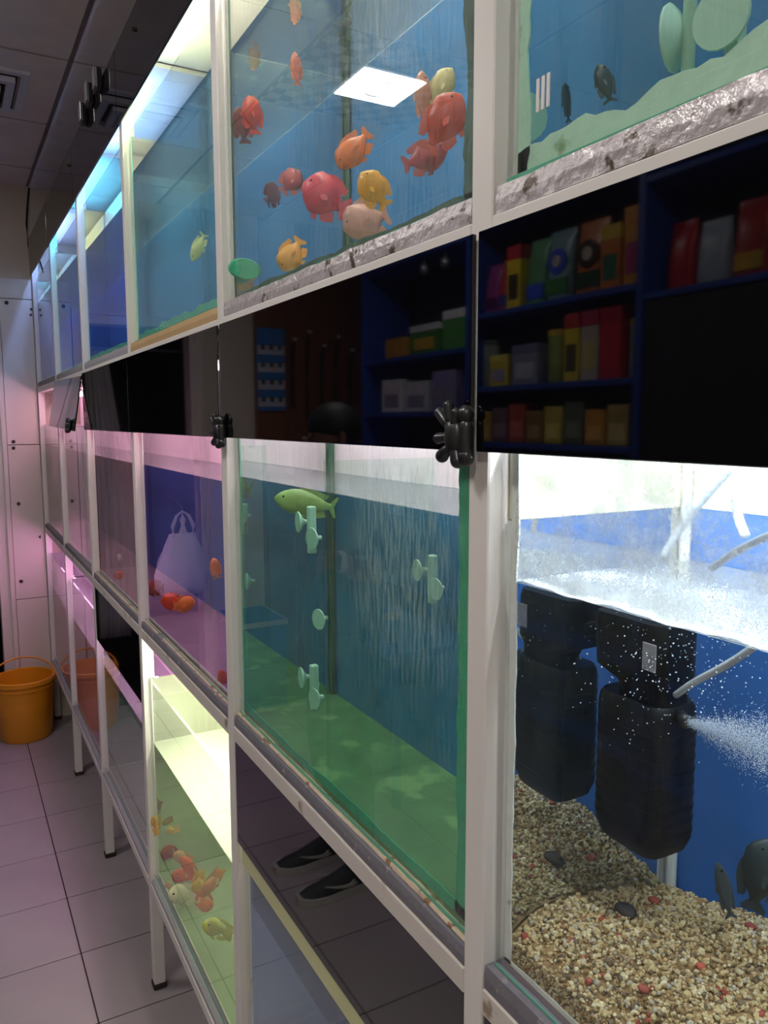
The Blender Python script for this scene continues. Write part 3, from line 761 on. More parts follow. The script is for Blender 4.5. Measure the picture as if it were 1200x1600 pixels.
fish(394, 180, .06, 58, 34, 100, (226, 84, 66), 'small red fish hanging upright by the left glass of the upper tank', yaw=25, group=G1, cell=c)
fish(463, 108, .10, 50, 20, 95, (236, 140, 116), 'thin pale orange fish rising near the reflected ceiling lamp', 'slim', yaw=30, group=G1, cell=c)
fish(553, 234, .09, 74, 42, 230, (244, 128, 62), 'orange fish diving head down below the reflected ceiling lamp', group=G1, cell=c)
fish(508, 308, .07, 80, 64, 150, (232, 76, 92), 'biggest pink red fish, facing left and up', group=G1, cell=c)
fish(584, 297, .07, 66, 46, 128, (250, 172, 40), 'bright yellow fish beside the big pink red one', group=G1, cell=c)
fish(455, 284, .11, 44, 34, 50, (196, 92, 92), 'small dull red fish behind the big pink red one', group=G1, cell=c)
fish(456, 398, .08, 58, 38, 240, (246, 168, 78), 'orange yellow fish lowest down in the upper tank', group=G1, cell=c)
fish(693, 192, .06, 100, 62, 58, (238, 92, 66), 'large red orange fish by the right edge of the upper tank', group=G1, cell=c)
fish(664, 246, .07, 74, 48, 18, (214, 104, 104), 'dusky pink fish facing right under the large red orange one', group=G1, cell=c)
fish(662, 155, .13, 84, 30, 95, (238, 156, 128), 'upright pale salmon fish left of the large red orange one', 'slim', yaw=25, group=G1, cell=c)
fish(690, 137, .15, 66, 36, 60, (240, 214, 150), 'pale yellow fish behind the upright salmon one', group=G1, cell=c)
fish(572, 346, .12, 76, 62, 200, (226, 160, 144), 'very pale pink fish at the tank floor under the yellow one', group=G1, cell=c)
fish(310, 386, .07, 48, 18, 245, (222, 222, 170), 'single pale cream fish in the tank on the tan wooden strip', 'slim', cell=('top', 2))
fish(945, 130, .10, 62, 30, 110, (70, 84, 84), 'dark grey fish near the floor of the upper right tank', 'slim', yaw=20, cell=('top', 0))
fish(478, 786, .07, 100, 40, 170, (168, 190, 110), 'olive silver fish under the water surface of the green tank', 'slim', yaw=0, cell=('mid', 1))
G2 = 'fish in the purple tank'; c = ('mid', 2)
fish(268, 940, .06, 34, 26, 175, (240, 88, 40), 'red orange fish, left one of the pair in the purple tank', group=G2, cell=c)
fish(288, 944, .05, 34, 24, 5, (244, 140, 50), 'amber fish, right one of the pair in the purple tank', group=G2, cell=c)
fish(337, 888, .06, 34, 16, 100, (226, 130, 60), 'small upright orange fish high in the purple tank', 'slim', group=G2, cell=c)
fish(349, 1062, .03, 34, 16, 100, (214, 96, 40), 'orange fish in the lowest near corner of the purple tank', 'slim', group=G2, cell=c)
fish(186, 898, .05, 18, 12, 200, (226, 110, 70), 'tiny orange fish near the floor of the murky mauve tank', 'slim', group='fish in the mauve tank', cell=('mid', 3))
fish(187, 871, .05, 12, 7, 100, (236, 220, 210), 'tiny white fish above the orange one in the murky tank', 'slim', group='fish in the mauve tank', cell=('mid', 3))
G3 = 'goldfish in the open lower tank'; c = ('bot', 2)
fish(286, 1340, .05, 34, 18, 150, (206, 170, 110), 'tan goldfish at the top of the goldfish cluster', 'gold', group=G3, cell=c)
fish(297, 1358, .05, 52, 18, 118, (232, 120, 62), 'long orange goldfish swimming up through the cluster', 'gold', group=G3, cell=c)
fish(285, 1372, .07, 38, 24, 140, (230, 112, 56), 'plump deep orange goldfish on the left of the cluster', 'gold', group=G3, cell=c)
fish(310, 1378, .05, 40, 18, 260, (232, 196, 70), 'slender yellow goldfish diving in the cluster middle', 'gold', group=G3, cell=c)
fish(332, 1378, .05, 50, 20, 235, (222, 160, 80), 'amber goldfish at the right of the cluster', 'gold', group=G3, cell=c)
fish(319, 1408, .04, 40, 24, 280, (236, 150, 80), 'orange and white goldfish lowest in the cluster', 'gold', group=G3, cell=c)
fish(288, 1398, .04, 50, 34, 170, (232, 228, 196), 'white frilly goldfish with spread fins in the cluster', 'gold', group=G3, cell=c)
fish(265, 1388, .03, 26, 12, 110, (226, 180, 140), 'small pinkish goldfish at the left glass of the lower tank', 'gold', group=G3, cell=c)
fish(341, 1452, .04, 54, 30, 150, (206, 208, 110), 'large pale yellow goldfish below the cluster', 'gold', group=G3, cell=c)
fish(270, 1297, .07, 20, 12, 190, (232, 196, 90), 'little yellow goldfish alone above the cluster', 'gold', group=G3, cell=c)
fish(242, 1290, .04, 34, 10, 100, (222, 170, 110), 'faint tan goldfish upright by the far post', 'gold', group=G3, cell=c)
fish(1132, 1392, .10, 96, 22, 105, (64, 74, 74), 'slender grey fish resting upright on the gravel', 'slim', yaw=15, group='fish in the gravel tank', cell=('mid', 0))
fish(1190, 1368, .16, 130, 62, 80, (48, 60, 62), 'big dark fish at the right edge of the gravel tank', 'parrot', group='fish in the gravel tank', cell=('mid', 0))

# ------------------------------------------------------------------ clips, divider and suckers
def sucker(mb, c, r, d, seg=16):
    """cup facing direction d with a stub"""
    d = Vector(d).normalized(); R = d.to_track_quat('Z', 'Y').to_matrix()
    rings = []
    for rr, h in ((r * .98, 0), (r, r * .10), (r * .75, r * .30), (r * .35, r * .50), (r * .22, r * .75), (r * .22, r * 1.0)):
        rings.append([Vector(c) + R @ Vector((rr * math.cos(2 * math.pi * k / seg), rr * math.sin(2 * math.pi * k / seg), -h)) for k in range(seg)])
    mb.ring_loft(rings)
t = TANK[('mid', 1)]
DV = 1.004
MB().box(.0235, .205, DV, DV + .004, BAR['mid'] + .033, 1.60).build('divider_pane', glass('divider_glass', (.80, .93, .86), .05, .10, (.6, .7, .6)), t)['label'] = 'clear upright glass divider'
def clip(px, py, X, mat='sucker'):
    p = at(px, py, X); root = None
    mb = MB(); mb.bbox(p.x - .006, p.x + .006, p.y - .006, p.y + .006, p.z - .036, p.z + .036, b=.002)
    o = mb.build('divider_clip', M[mat], smooth=False)
    a = MB(); sucker(a, (p.x - .010, p.y - .021, p.z - .010), .0165, (-1, -.15, 0))
    b = MB(); sucker(b, (p.x - .012, p.y + .026, p.z + .010), .0165, (-1, .15, 0))
    return o, a, b
for (px, py, X, lb) in ((487, 828, .036, 'pale rubber double sucker clip high on the green tank divider'), (491, 1074, .036, 'pale rubber double sucker clip low on the green tank divider'), (676, 905, .17, 'pale rubber double sucker clip at the back of the green tank')):
    o, a, b = clip(px, py, X)
    tag(o, lb, 'sucker clip', 'sucker clips in the green tank')
    smooth_angle(a.build('cup', M['sucker'], o, rel=False), 40); smooth_angle(b.build('cup', M['sucker'], o, rel=False), 40)
p = at(497, 968, .09); a = MB(); sucker(a, p, .018, (-1, -.2, 0)); o = a.build('rubber_sucker', M['sucker']); smooth_angle(o, 40); tag(o, 'single faint green rubber sucker behind the tank divider', 'sucker')
# upper right tank: thermometer tube with suckers
p = at(1078, 30, .10)
tb = MB().tube([(p.x, p.y, 1.885), (p.x, p.y, 2.2)], .0055, 10).build('air_tube', M['sucker'], smooth=True)
tag(tb, 'pale upright air tube in the upper right tank', 'tube')
a = MB(); pc = at(1053, 58, .10); sucker(a, pc + Vector((0, .004, 0)), .026, (-.4, 1, 0)); o = a.build('sucker', M['sucker'], tb, rel=False); smooth_angle(o, 40)
p2 = at(1125, 26, .045); a = MB(); sucker(a, p2, .021, (-1, -.2, -.1), 22); o = a.build('rubber_sucker', M['sucker']); smooth_angle(o, 40); tag(o, 'round pale rubber sucker facing out in the upper right tank', 'sucker')
MB().bbox(p2.x + .012, p2.x + .022, p2.y - .006, p2.y + .006, 1.885, p2.z, b=.002).build('stem', M['sucker'], o, rel=False)
# green oval plate and white label scrap
p = at(383, 420, .03); o = MB().lathe([(.0, 0), (.027, 0), (.030, .003), (.027, .006), (0, .006)], p, 20, 'Y').build('rubber_disc', M['sil_green']); smooth_angle(o); o.data.transform(Matrix.Translation(p) @ Matrix.Diagonal((1, 1, .62, 1)) @ Matrix.Translation(-p)); tag(o, 'dark green oval disc by the left glass of the upper tank', 'disc')
p = at(847, 144, GX - .0015)
lb = MB()
for k in range(3): lb.bbox(GX - .0015, GX - .0002, p.y - .009 + k * .0065, p.y - .0050 + k * .0065, p.z - .014, p.z + .013, b=.0004, seg=1)
o = lb.build('label_scrap', M['white']); tag(o, 'torn white label scrap stuck on the upper right tank', 'label')

# ------------------------------------------------------------------ gravel tank contents
def gz(x, y):
    return 1.121 + .030 + .016 * np.sin(x * 14 + .6) + .022 * np.exp(-((x - .20) ** 2 / .006 + (y - .40) ** 2 / .02)) + .012 * np.sin(y * 17 + 1.0) * (x / .25) - .018 * np.exp(-((x - .02) ** 2) / .0006)
def icos():
    bm = bmesh.new(); bmesh.ops.create_icosphere(bm, subdivisions=1, radius=1.0); bm.verts.index_update()
    v = np.array([q.co[:] for q in bm.verts]); f = np.array([[q.index for q in fc.verts] for fc in bm.faces]); bm.free(); return v, f
IV, IF = icos()
def scatter(name, C, Rad, mats, midx, kind='stuff', squash=.6, parent=None, jitter=.25):
    n = len(C); nv = len(IV)
    ang = rng.uniform(0, 6.283, (n, 3)); V = np.empty((n * nv, 3))
    Q = IV[None] * (1 + rng.uniform(-jitter, jitter, (n, nv, 1)))
    sc = np.stack([np.ones(n), rng.uniform(.6, 1, n), rng.uniform(squash, 1, n)], 1)[:, None] * Rad[:, None, None]
    Q = Q * sc
    ca, sa = np.cos(ang), np.sin(ang)
    x, y, z = Q[..., 0], Q[..., 1], Q[..., 2]
    x, y = x * ca[:, :1] - y * sa[:, :1], x * sa[:, :1] + y * ca[:, :1]
    y, z = y * ca[:, 1:2] - z * sa[:, 1:2], y * sa[:, 1:2] + z * ca[:, 1:2]
    V = (np.stack([x, y, z], -1) + C[:, None]).reshape(-1, 3)
    Fc = (IF[None] + (np.arange(n) * nv)[:, None, None]).reshape(-1, 3)
    me = bpy.data.meshes.new(name); me.from_pydata(V.tolist(), [], Fc.tolist())
    for m in mats: me.materials.append(m)
    me.polygons.foreach_set('material_index', np.repeat(midx, len(IF)).astype(np.int32))
    o = bpy.data.objects.new(name, me); COL.objects.link(o)
    if kind: o['kind'] = kind
    return o
gx0, gx1, gy0, gy1 = GX + .0075, GX + .25 - .0075, -.10, segs[0][1] - .0135
mb = MB(); nx, ny = 14, 34
X_ = np.linspace(gx0 + .0045, gx1, nx); Y_ = np.linspace(gy0, gy1, ny)
vs = [(x, y, float(gz(x, y)) - .003) for x in X_ for y in Y_] + [(x, y, 1.1195) for x in X_ for y in Y_]
N_ = nx * ny; fs = []
for a in range(nx - 1):
    for b in range(ny - 1):
        k = a * ny + b; fs += [(k, k + 1, k + ny + 1, k + ny), (N_ + k, N_ + k + ny, N_ + k + ny + 1, N_ + k + 1)]
for a in range(nx - 1):
    for b in (0, ny - 1):
        k = a * ny + b; fs.append((k, k + ny, N_ + k + ny, N_ + k))
for b in range(ny - 1):
    for a in (0, nx - 1):
        k = a * ny + b; fs.append((k, k + 1, N_ + k + 1, N_ + k))
gm = [plain('gravel_a', S(186, 164, 118), .8, var=.18), plain('gravel_b', S(146, 116, 74), .8, var=.2), plain('gravel_c', S(204, 190, 152), .75, var=.1), plain('gravel_d', S(110, 92, 68), .8, var=.2), plain('gravel_e', S(150, 66, 48), .7, var=.2), plain('gravel_f', S(174, 166, 150), .8, var=.1)]
base = mb.add(vs, fs).build('gravel_bed', gm[1]); tag(base, 'bed of fine pale tan gravel under the black filter', 'gravel', kind='stuff')
n = 15000
cx_ = rng.uniform(gx0 + .003, gx1 - .003, n); cy_ = rng.uniform(.12, gy1 - .003, n)
Cg = np.stack([cx_, cy_, gz(cx_, cy_) + rng.uniform(-.003, .0012, n)], 1)
rad = np.clip(rng.lognormal(math.log(.0021), .28, n), .0012, .0045)
mi = rng.choice(6, n, p=[.42, .24, .17, .10, .008, .062])
rad[mi == 4] *= 1.6
# face of the bed seen against the front glass
nf = 3200
fy = rng.uniform(.12, gy1 - .003, nf); fz = 1.1215 + rng.uniform(0, 1, nf) * (gz(np.full(nf, gx0), fy) - 1.1215)
Cg = np.concatenate([Cg, np.stack([np.full(nf, gx0 + .0026), fy, fz], 1)]); rad = np.concatenate([rad, rng.uniform(.0014, .0024, nf)]); mi = np.concatenate([mi, rng.choice(6, nf, p=[.34, .28, .14, .16, .01, .07])])
o = scatter('gravel_stones', Cg, rad, gm, mi); tag(o, 'loose cream and tan gravel stones in the lit tank', 'gravel')
rk = [(978, 1428, .0125, (58, 54, 54), 'dark grey stone lying on the gravel'), (1022, 1410, .0075, (150, 62, 46), 'largest brick red pebble on the gravel'), (1172, 1450, .0065, (140, 56, 44), 'brick red pebble beside the slender grey fish'), (1005, 1548, .0060, (150, 70, 56), 'brick red pebble at the near glass'), (1095, 1512, .0055, (168, 76, 54), 'small red pebble in front of the dark grey stone')]
for (px, py, r_, col, lbl) in rk:
    # march along the view ray until it meets the gravel
    d = (at(px, py, .2) - CAM).normalized(); q = CAM.copy()
    for _ in range(3000):
        q += d * .001
        if q.x > gx0 and q.z < float(gz(q.x, q.y)): break
    v_ = IV * (1 + rng.uniform(-.2, .2, (len(IV), 1))) * np.array([r_, r_ * 1.2, r_ * .7]) + np.array([q.x, q.y, q.z + r_ * .25])
    o = MB().add([tuple(a) for a in v_], [tuple(f) for f in IF]).build('pebble', plain('pebble_' + str(px), S(*col), .7, var=.2), smooth=True); tag(o, lbl, 'pebble', 'single stones on the gravel')
    sm_ = o.modifiers.new('s', 'SUBSURF'); sm_.levels = 1; sm_.render_levels = 1
# filter
fx, fy = .135, .514
ft = thing('internal_filter', (fx, fy, 1.22), 'black internal aquarium filter with a rounded canister and an angled pump head', 'filter')
def rrect(cx, cy, hx, hy, r, z, n=6):
    out = []
    for sx, sy, a0 in ((1, 1, 0), (-1, 1, 90), (-1, -1, 180), (1, -1, 270)):
        for k in range(n + 1):
            a = math.radians(a0 + 90 * k / n); out.append((cx + sx * (hx - r) + r * math.cos(a), cy + sy * (hy - r) + r * math.sin(a), z))
    return out
ca = MB(); rg = []
for z, f_ in ((1.241, .45), (1.243, .70), (1.249, .88), (1.262, 1.0), (1.34, 1.0), (1.382, 1.0), (1.390, .97), (1.394, .90)):
    rg.append(rrect(fx, fy, .030 * f_, .0430 * f_, .017 * f_, z))
canister = ca.ring_loft(rg).build('canister', M['filter'], ft); smooth_angle(canister, 35)
for k in range(9):
    z = 1.268 + k * .012
    MB().ring_loft([rrect(fx, fy, .0305, .0435, .0172, z), rrect(fx, fy, .0305, .0435, .0172, z + .003)]).build('grille_bar', M['filter'], canister)
hd_ = MB(); rg = []
for z, hx, hy, oy in ((1.3945, .023, .027, -.010), (1.408, .024, .030, -.006), (1.418, .027, .044, .004), (1.462, .027, .046, .006), (1.470, .025, .044, .006)):
    rg.append(rrect(fx, fy + oy, hx, hy, .014, z))
o = hd_.ring_loft(rg).build('pump_head', M['filter'], ft); smooth_angle(o, 35)
MB().bbox(fx - .0285, fx - .0272, fy - .034, fy - .018, 1.428, 1.454, b=.0005, seg=1).build('rating_label', M['foamlt'], ft)['label'] = 'pale grey label'
MB().tube([(fx - .005, fy - .040, 1.386), (fx - .008, fy - .054, 1.386)], .0065, 12).build('outlet', M['plastic'], ft, smooth=True)
for dy in (.062,):
    MB().bbox(fx - .012, fx + .012, fy + .0535, fy + .0565, 1.432, 1.448, b=.003).build('bracket', M['plastic'], ft)
# air hose from the filter up out of the water
def hose(pts, r, lb, m=None):
    P = [Vector(p) for p in pts]; out = []
    for i in range(len(P) - 1):
        p0, p1, p2, p3 = P[max(i - 1, 0)], P[i], P[i + 1], P[min(i + 2, len(P) - 1)]
        for k in range(8):
            t = k / 8; out.append(.5 * ((2 * p1) + (p2 - p0) * t + (2 * p0 - 5 * p1 + 4 * p2 - p3) * t * t + (3 * p1 - p0 - 3 * p2 + p3) * t ** 3))
    out.append(P[-1])
    o = MB().tube(out, r, 10).build('air_hose', m or M['tubing'], smooth=True); return tag(o, lb, 'hose', 'hoses in the gravel tank')
hose([at(1056, 1086, .125), at(1085, 1066, .115), at(1130, 1042, .105), at(1165, 1020, .10), at(1190, 1000, .10)], .0032, 'clear curved hose leaving the filter under water', plain('hose_silver', S(206, 214, 218), .25, var=.08))
hose([at(1035, 870, .12), at(1060, 830, .13), at(1100, 780, .14), at(1140, 735, .15)], .0032, 'grey hose rising from the water behind the white foam', plain('hose_grey', S(168, 178, 188), .4))
hose([at(1112, 888, .09), at(1150, 862, .08), at(1200, 838, .07), at(1240, 826, .06)], .0030, 'dark grey hose lying over the water at the right edge', plain('hose_dark', S(92, 100, 116), .4))
hose([at(1165, 838, .16), at(1152, 800, .165), at(1148, 740, .17), at(1146, 700, .17)], .0042, 'pale thick hose hanging straight down into the gravel tank', plain('hose_pale', S(214, 222, 232), .4))
# bubble jet and foam
n = 16000; s_ = rng.uniform(0, 1, n) ** .7
j0 = Vector((fx - .008, fy - .054, 1.386)); j1 = at(1230, 1176, .12)
J = np.array(j0)[None] + s_[:, None] * (np.array(j1) - np.array(j0))[None]
sp = .002 + .016 * s_
J += rng.normal(0, 1, (n, 3)) * sp[:, None] * np.array([.6, .7, .75])
o = scatter('bubble_jet', J, rng.uniform(.00012, .00042, n), [M['bubble']], np.zeros(n, int), jitter=0); tag(o, 'white jet of fine bubbles blown out of the filter', 'bubbles')
n = 420
db = np.array([tuple(at(px, py, xx)) for px, py, xx in zip(rng.normal(1060, 75, n), rng.normal(1040, 55, n), rng.uniform(.03, .10, n))])
db = db[(db[:, 2] < 1.5) & (db[:, 1] < .565)]
o = scatter('drifting_bubbles', db, rng.uniform(.0003, .0009, len(db)), [M['bubble']], np.zeros(len(db), int), squash=.3); tag(o, 'tiny white bubbles drifting around the black filter', 'bubbles')
n = 22000
fy_ = rng.uniform(.15, segs[0][1] - .014, n); wob = .004 * np.sin(fy_ * 60) + .002 * np.sin(fy_ * 171)
fxx = GX + .0075 + np.abs(rng.normal(0, .006, n)) + .0
kk = rng.uniform(0, 1, n) < .55
swx = .05 + .05 * np.sin((segs[0][1] - fy_) * 16) ; fxx = np.where(kk, fxx, np.clip(swx + rng.normal(0, .020, n) + .03, GX + .008, GX + .23))
o = scatter('foam', np.stack([fxx, fy_, np.full(n, 1.5058) + np.where(kk, wob * .3, 0)], 1), rng.uniform(.0002, .0008, n), [M['bubble']], np.zeros(n, int), jitter=0); tag(o, 'white foam floating along the glass of the gravel tank', 'foam')
# green net piece in the open lower tank
p = at(305, 1090, .16)
o = MB().bbox(p.x - .01, p.x + .01, p.y - .05, p.y + .05, .90, .905, b=.002).build('net_handle', plain('green_plastic', S(20, 170, 110), .4)); tag(o, 'green plastic net handle left inside the open lower tank', 'net handle')

# ------------------------------------------------------------------ opposite side of the aisle: shelving and goods
SX = -1.60
sh = thing('shelving_unit', (SX - .14, 2.4, 0), 'tall blue shop shelving opposite the rack, filled with pet food', 'shelving')
for y in (.86, 1.905, 2.885, 3.88):
    MB().bbox(SX - .30, SX, y - .014, y + .014, 0, 2.60, b=.002, seg=1).build('upright', M['blue_shelf'], sh)
MB().box(SX - .315, SX - .301, .86, 3.88, 0, 2.60).build('back_panel', M['dark_cab'], sh)
bays = [(.875, 1.89), (1.92, 2.87), (2.90, 3.865)]
for bi, (a, b) in enumerate(bays):
    zz = [(.10, .42, .78, 2.07, 2.44), (.10, .45, .80, 1.18, 1.565, 1.80, 2.11, 2.50), (.10, .45, .80, 1.18, 1.70, 1.98, 2.46)][bi]
    for z in zz:
        MB().bbox(SX - .30, SX - .002, a, b, z - .022, z - .0005, b=.002, seg=1).build('shelf', M['blue_shelf'], sh)
for y_a, y_b, yh in ((.885, 1.379, 1.35), (1.383, 1.88, 1.41)):
    dd = MB().bbox(SX - .024, SX - .004, y_a, y_b, .79, 2.04, b=.003, seg=1).build('cabinet_door', M['dark_cab'], sh); dd['label'] = 'dark brown cabinet door'
    MB().bbox(SX - .0038, SX + .008, yh - .005, yh + .005, 1.35, 1.47, b=.002, seg=1).build('door_handle', M['plastic'], dd)

def pouch(y, z, w, h, col, lb, band=None, disc=None, d=.07, x=None, group='pet food on the opposite shelves'):
    """stand-up bag with a sealed top edge and gusseted bottom"""
    x = SX - .09 if x is None else x
    rings = []
    for k, (f, dd) in enumerate(((0, .95), (.04, 1.0), (.30, 1.0), (.60, .82), (.84, .45), (.92, .10), (1.0, .06))):
        hx, hy = d / 2 * dd, w / 2 * (1.0 - .05 * math.sin(f * 3.14))
        rings.append([(x + hx * math.copysign(abs(math.cos(a)) ** .6, math.cos(a)), y + hy * math.copysign(abs(math.sin(a)) ** .5, math.sin(a)), z + h * f) for a in [2 * math.pi * (j + .5) / 16 for j in range(16)]])
    o = MB().ring_loft(rings).build('food_pouch', M['product']); smooth_angle(o, 50); o.color = S(*col)
    tag(o, lb, 'food bag', group)
    xf = x + d / 2
    if band:
        q = MB().bbox(xf - .004, xf + .0015, y - w * .40, y + w * .40, z + h * .10, z + h * .32, b=.001, seg=1).build('printed_band', M['product'], o, rel=False); q.color = S(*band)
    if disc:
        q = MB().lathe([(w * .34, 0), (w * .34, .004), (w * .30, .005)], (xf - .002, y, z + h * .55), 20, 'X').build('round_emblem', M['product'], o, rel=False); q.color = S(*disc)
        q = MB().lathe([(w * .17, 0), (w * .16, .003)], (xf + .0032, y, z + h * .55), 16, 'X').build('round_picture', M['product'], q, rel=False); q.color = S(206, 190, 170)
    return o
def carton(y, z, w, h, col, lb, top=None, panel=None, d=.09, group='pet food on the opposite shelves'):
    x = SX - .08
    o = MB().bbox(x - d / 2, x + d / 2, y - w / 2, y + w / 2, z, z + h, b=.002, seg=1).build('food_carton', M['product']); o.color = S(*col)
    tag(o, lb, 'carton', group)
    if top:
        q = MB().bbox(x - d / 2 - .001, x + d / 2 + .001, y - w / 2 - .001, y + w / 2 + .001, z + h * .78, z + h + .001, b=.001, seg=1).build('carton_top', M['product'], o, rel=False); q.color = S(*top)
    if panel:
        q = MB().bbox(x + d / 2 - .001, x + d / 2 + .0015, y - w * .36, y + w * .36, z + h * .15, z + h * .55, b=.0005, seg=1).build('printed_panel', M['product'], o, rel=False); q.color = S(*panel)
    return o
def tin(y, z, r, h, col, lb, lid, panel=None, group='pet food on the opposite shelves'):
    x = SX - .085
    o = MB().lathe([(r * .96, 0), (r, .004), (r, h * .9), (r * .97, h * .92)], (x, y, z), 24).build('food_tub', M['product']); smooth_angle(o, 40); o.color = S(*col); tag(o, lb, 'tub', group)
    q = MB().lathe([(r * 1.04, h * .90), (r * 1.04, h), (r * .98, h * 1.01)], (x, y, z), 24).build('lid', M['product'], o, rel=False); smooth_angle(q, 40); q.color = S(*lid)
    return o
a = 2.1105
pouch(2.79, a, .10, .21, (150, 60, 130), 'purple snack pouch at the left end of the mirrored top shelf', (90, 40, 90))
pouch(2.70, a, .085, .22, (190, 60, 70), 'red snack pouch beside the purple one on the top shelf', (60, 60, 150))
carton(2.61, a, .085, .25, (232, 200, 50), 'tall yellow carton with a red top on the top shelf', (190, 50, 60), (60, 50, 40))
pouch(2.50, a, .12, .26, (96, 150, 110), 'green pouch with a blue stripe on the top shelf', (60, 90, 220))
pouch(2.37, a, .14, .27, (120, 150, 160), 'pale green pouch with a blue round emblem', (70, 130, 70), (60, 80, 220))
pouch(2.205, a, .15, .27, (190, 110, 50), 'orange brown pouch with a dark round emblem', (50, 80, 60), (60, 46, 36))
carton(2.075, a, .09, .22, (210, 120, 50), 'orange carton with a green base on the top shelf', (230, 190, 60), (50, 110, 90))
carton(1.975, a, .07, .26, (230, 160, 60), 'amber carton against the blue upright on the top shelf', (230, 150, 50), (190, 70, 120))
a = 1.8005
tin(2.81, a, .04, .20, (120, 130, 130), 'grey tub behind the left end of the second shelf', (80, 90, 90))
carton(2.70, a, .12, .13, (220, 196, 60), 'low yellow carton on the second shelf', (230, 210, 90), (170, 160, 190))
carton(2.53, a, .16, .16, (140, 146, 170), 'wide grey blue carton on the second shelf', (120, 120, 150), (190, 190, 200))
tin(2.37, a, .048, .20, (150, 160, 90), 'olive tub with a yellow lid on the second shelf', (220, 180, 60))
carton(2.26, a, .075, .25, (232, 206, 60), 'bright yellow carton on the second shelf', (200, 60, 60), (80, 70, 50))
carton(2.165, a, .085, .25, (200, 186, 180), 'pale carton between the yellow and red ones', (190, 60, 90), (220, 200, 120))
carton(2.065, a, .10, .25, (206, 40, 50), 'bright red carton on the second shelf', (180, 30, 50))
tin(1.965, a, .038, .20, (150, 160, 160), 'silver grey tub next to the red carton', (190, 170, 70))
a = 1.5655
cols = [((190, 150, 60), 'mustard carton at the left end of the third shelf'), ((120, 90, 100), 'dusky plum carton on the third shelf'), ((190, 80, 60), 'rust red carton on the third shelf'), ((150, 120, 60), 'brown carton in the middle of the third shelf'), ((214, 190, 80), 'pale yellow carton on the third shelf'), ((100, 110, 90), 'moss green carton on the third shelf'), ((220, 150, 60), 'orange carton on the third shelf'), ((200, 170, 100), 'sand coloured carton at the right of the third shelf')]
for k, (cc, lb) in enumerate(cols):
    carton(2.80 - k * .112, a, .10, .13 + .015 * (k % 3), cc, lb, None, tuple(min(255, v + 40) for v in cc))
a = 2.0705
pouch(1.80, a, .10, .22, (200, 36, 48), 'glossy red bag on the shelf above the dark doors')
pouch(1.68, a, .11, .20, (170, 180, 196), 'silver bag beside the glossy red one')
pouch(1.545, a, .12, .23, (180, 50, 44), 'dark red bag with gold print above the dark doors', (210, 160, 60))
pouch(1.40, a, .11, .22, (150, 120, 120), 'mauve grey bag above the dark doors')
pouch(1.26, a, .12, .22, (120, 60, 50), 'brown bag at the right of the shelf above the dark doors')
# third bay
a = 1.7005
for k, (y, w, h, cc, lb) in enumerate(((3.62, .20, .17, (226, 226, 230), 'wide white carton on the blue shelf near the wooden wall'), (3.37, .22, .15, (214, 214, 222), 'white carton with a grey panel on the blue shelf'), (3.12, .20, .19, (150, 140, 190), 'lilac carton on the blue shelf'))):
    carton(y, a, w, h, cc, lb, None, (150, 150, 170))
a = 1.9805
carton(3.30, a, .26, .14, (70, 130, 60), 'long green carton on the upper blue shelf', (220, 220, 220), (210, 170, 60))
carton(3.02, a, .22, .18, (90, 160, 80), 'bright green and white carton on the upper blue shelf', (230, 230, 230))
carton(3.58, a, .20, .10, (206, 150, 50), 'flat amber carton on the upper blue shelf')
for k, y in enumerate((3.27, 3.09)):
    o = MB().lathe([(.002, .05), (.004, .03), (.020, .012), (.026, -.012), (.018, -.03), (.002, -.034)], (SX - .02, y, 2.38), 16).build('hanging_bell', M['metal'], smooth=True); tag(o, 'silver bell toy hanging under the top blue shelf, %s one' % ('far' if k == 0 else 'near'), 'bell', 'bells on the blue shelf')
    MB().tube([(SX - .02, y, 2.43), (SX - .02, y, 2.4365)], .002, 6).build('cord', M['cable'], o, rel=False)

# display card and leashes on the wooden wall
dc = thing('display_card', (-1.345, Y1 - .02, 1.97), 'blue and white display card of small dark trinkets on the wooden wall', 'display card')
MB().bbox(-1.435, -1.255, Y1 - .022, Y1 - .013, 1.72, 2.22, b=.002, seg=1).build('card', plain('card_blue', S(50, 120, 190), .5), dc)
for k in range(4):
    MB().bbox(-1.432, -1.258, Y1 - .0245, Y1 - .0222, 1.745 + k * .105, 1.80 + k * .105, b=.001, seg=1).build('white_band', M['vent'], dc)
    for j in range(3):
        MB().ell((-1.40 + j * .055, Y1 - .029, 1.79 + k * .105), (.014, .005, .018), 10, 6).build('trinket', M['plastic'], dc, smooth=True)
for k, (x, z, ln, cc) in enumerate(((-1.50, 2.15, .42, (40, 34, 36)), (-1.60, 2.20, .55, (60, 36, 34)), (-1.70, 2.12, .50, (36, 40, 60)), (-1.80, 2.18, .46, (50, 46, 30)), (-1.90, 2.10, .52, (30, 30, 32)))):
    pts = [(x, Y1 - .03, z)] + [(x + .014 * math.sin(t_ * 3.14), Y1 - .025, z - ln * t_) for t_ in (.1, .4, .7, 1.0)] + [(x + .02, Y1 - .025, z - ln * .97)] + [(x + .028 - .01 * t_, Y1 - .025, z - ln * (1 - t_)) for t_ in (.3, .6, .95)]
    o = MB().tube(pts, .006, 6).build('leash', M['product'], smooth=True); o.color = S(*cc)
    tag(o, ['black pet leash next to the display card', 'longest maroon pet leash on the wooden wall', 'navy pet leash in the middle of the wooden wall', 'olive pet leash on the wooden wall', 'black pet leash farthest from the display card'][k], 'leash', 'leashes on the wooden wall')
    MB().lathe([(.012, 0), (.012, .004)], (x, Y1 - .036, z + .01), 10, 'Y').build('tag', M['vent'], o, rel=False)

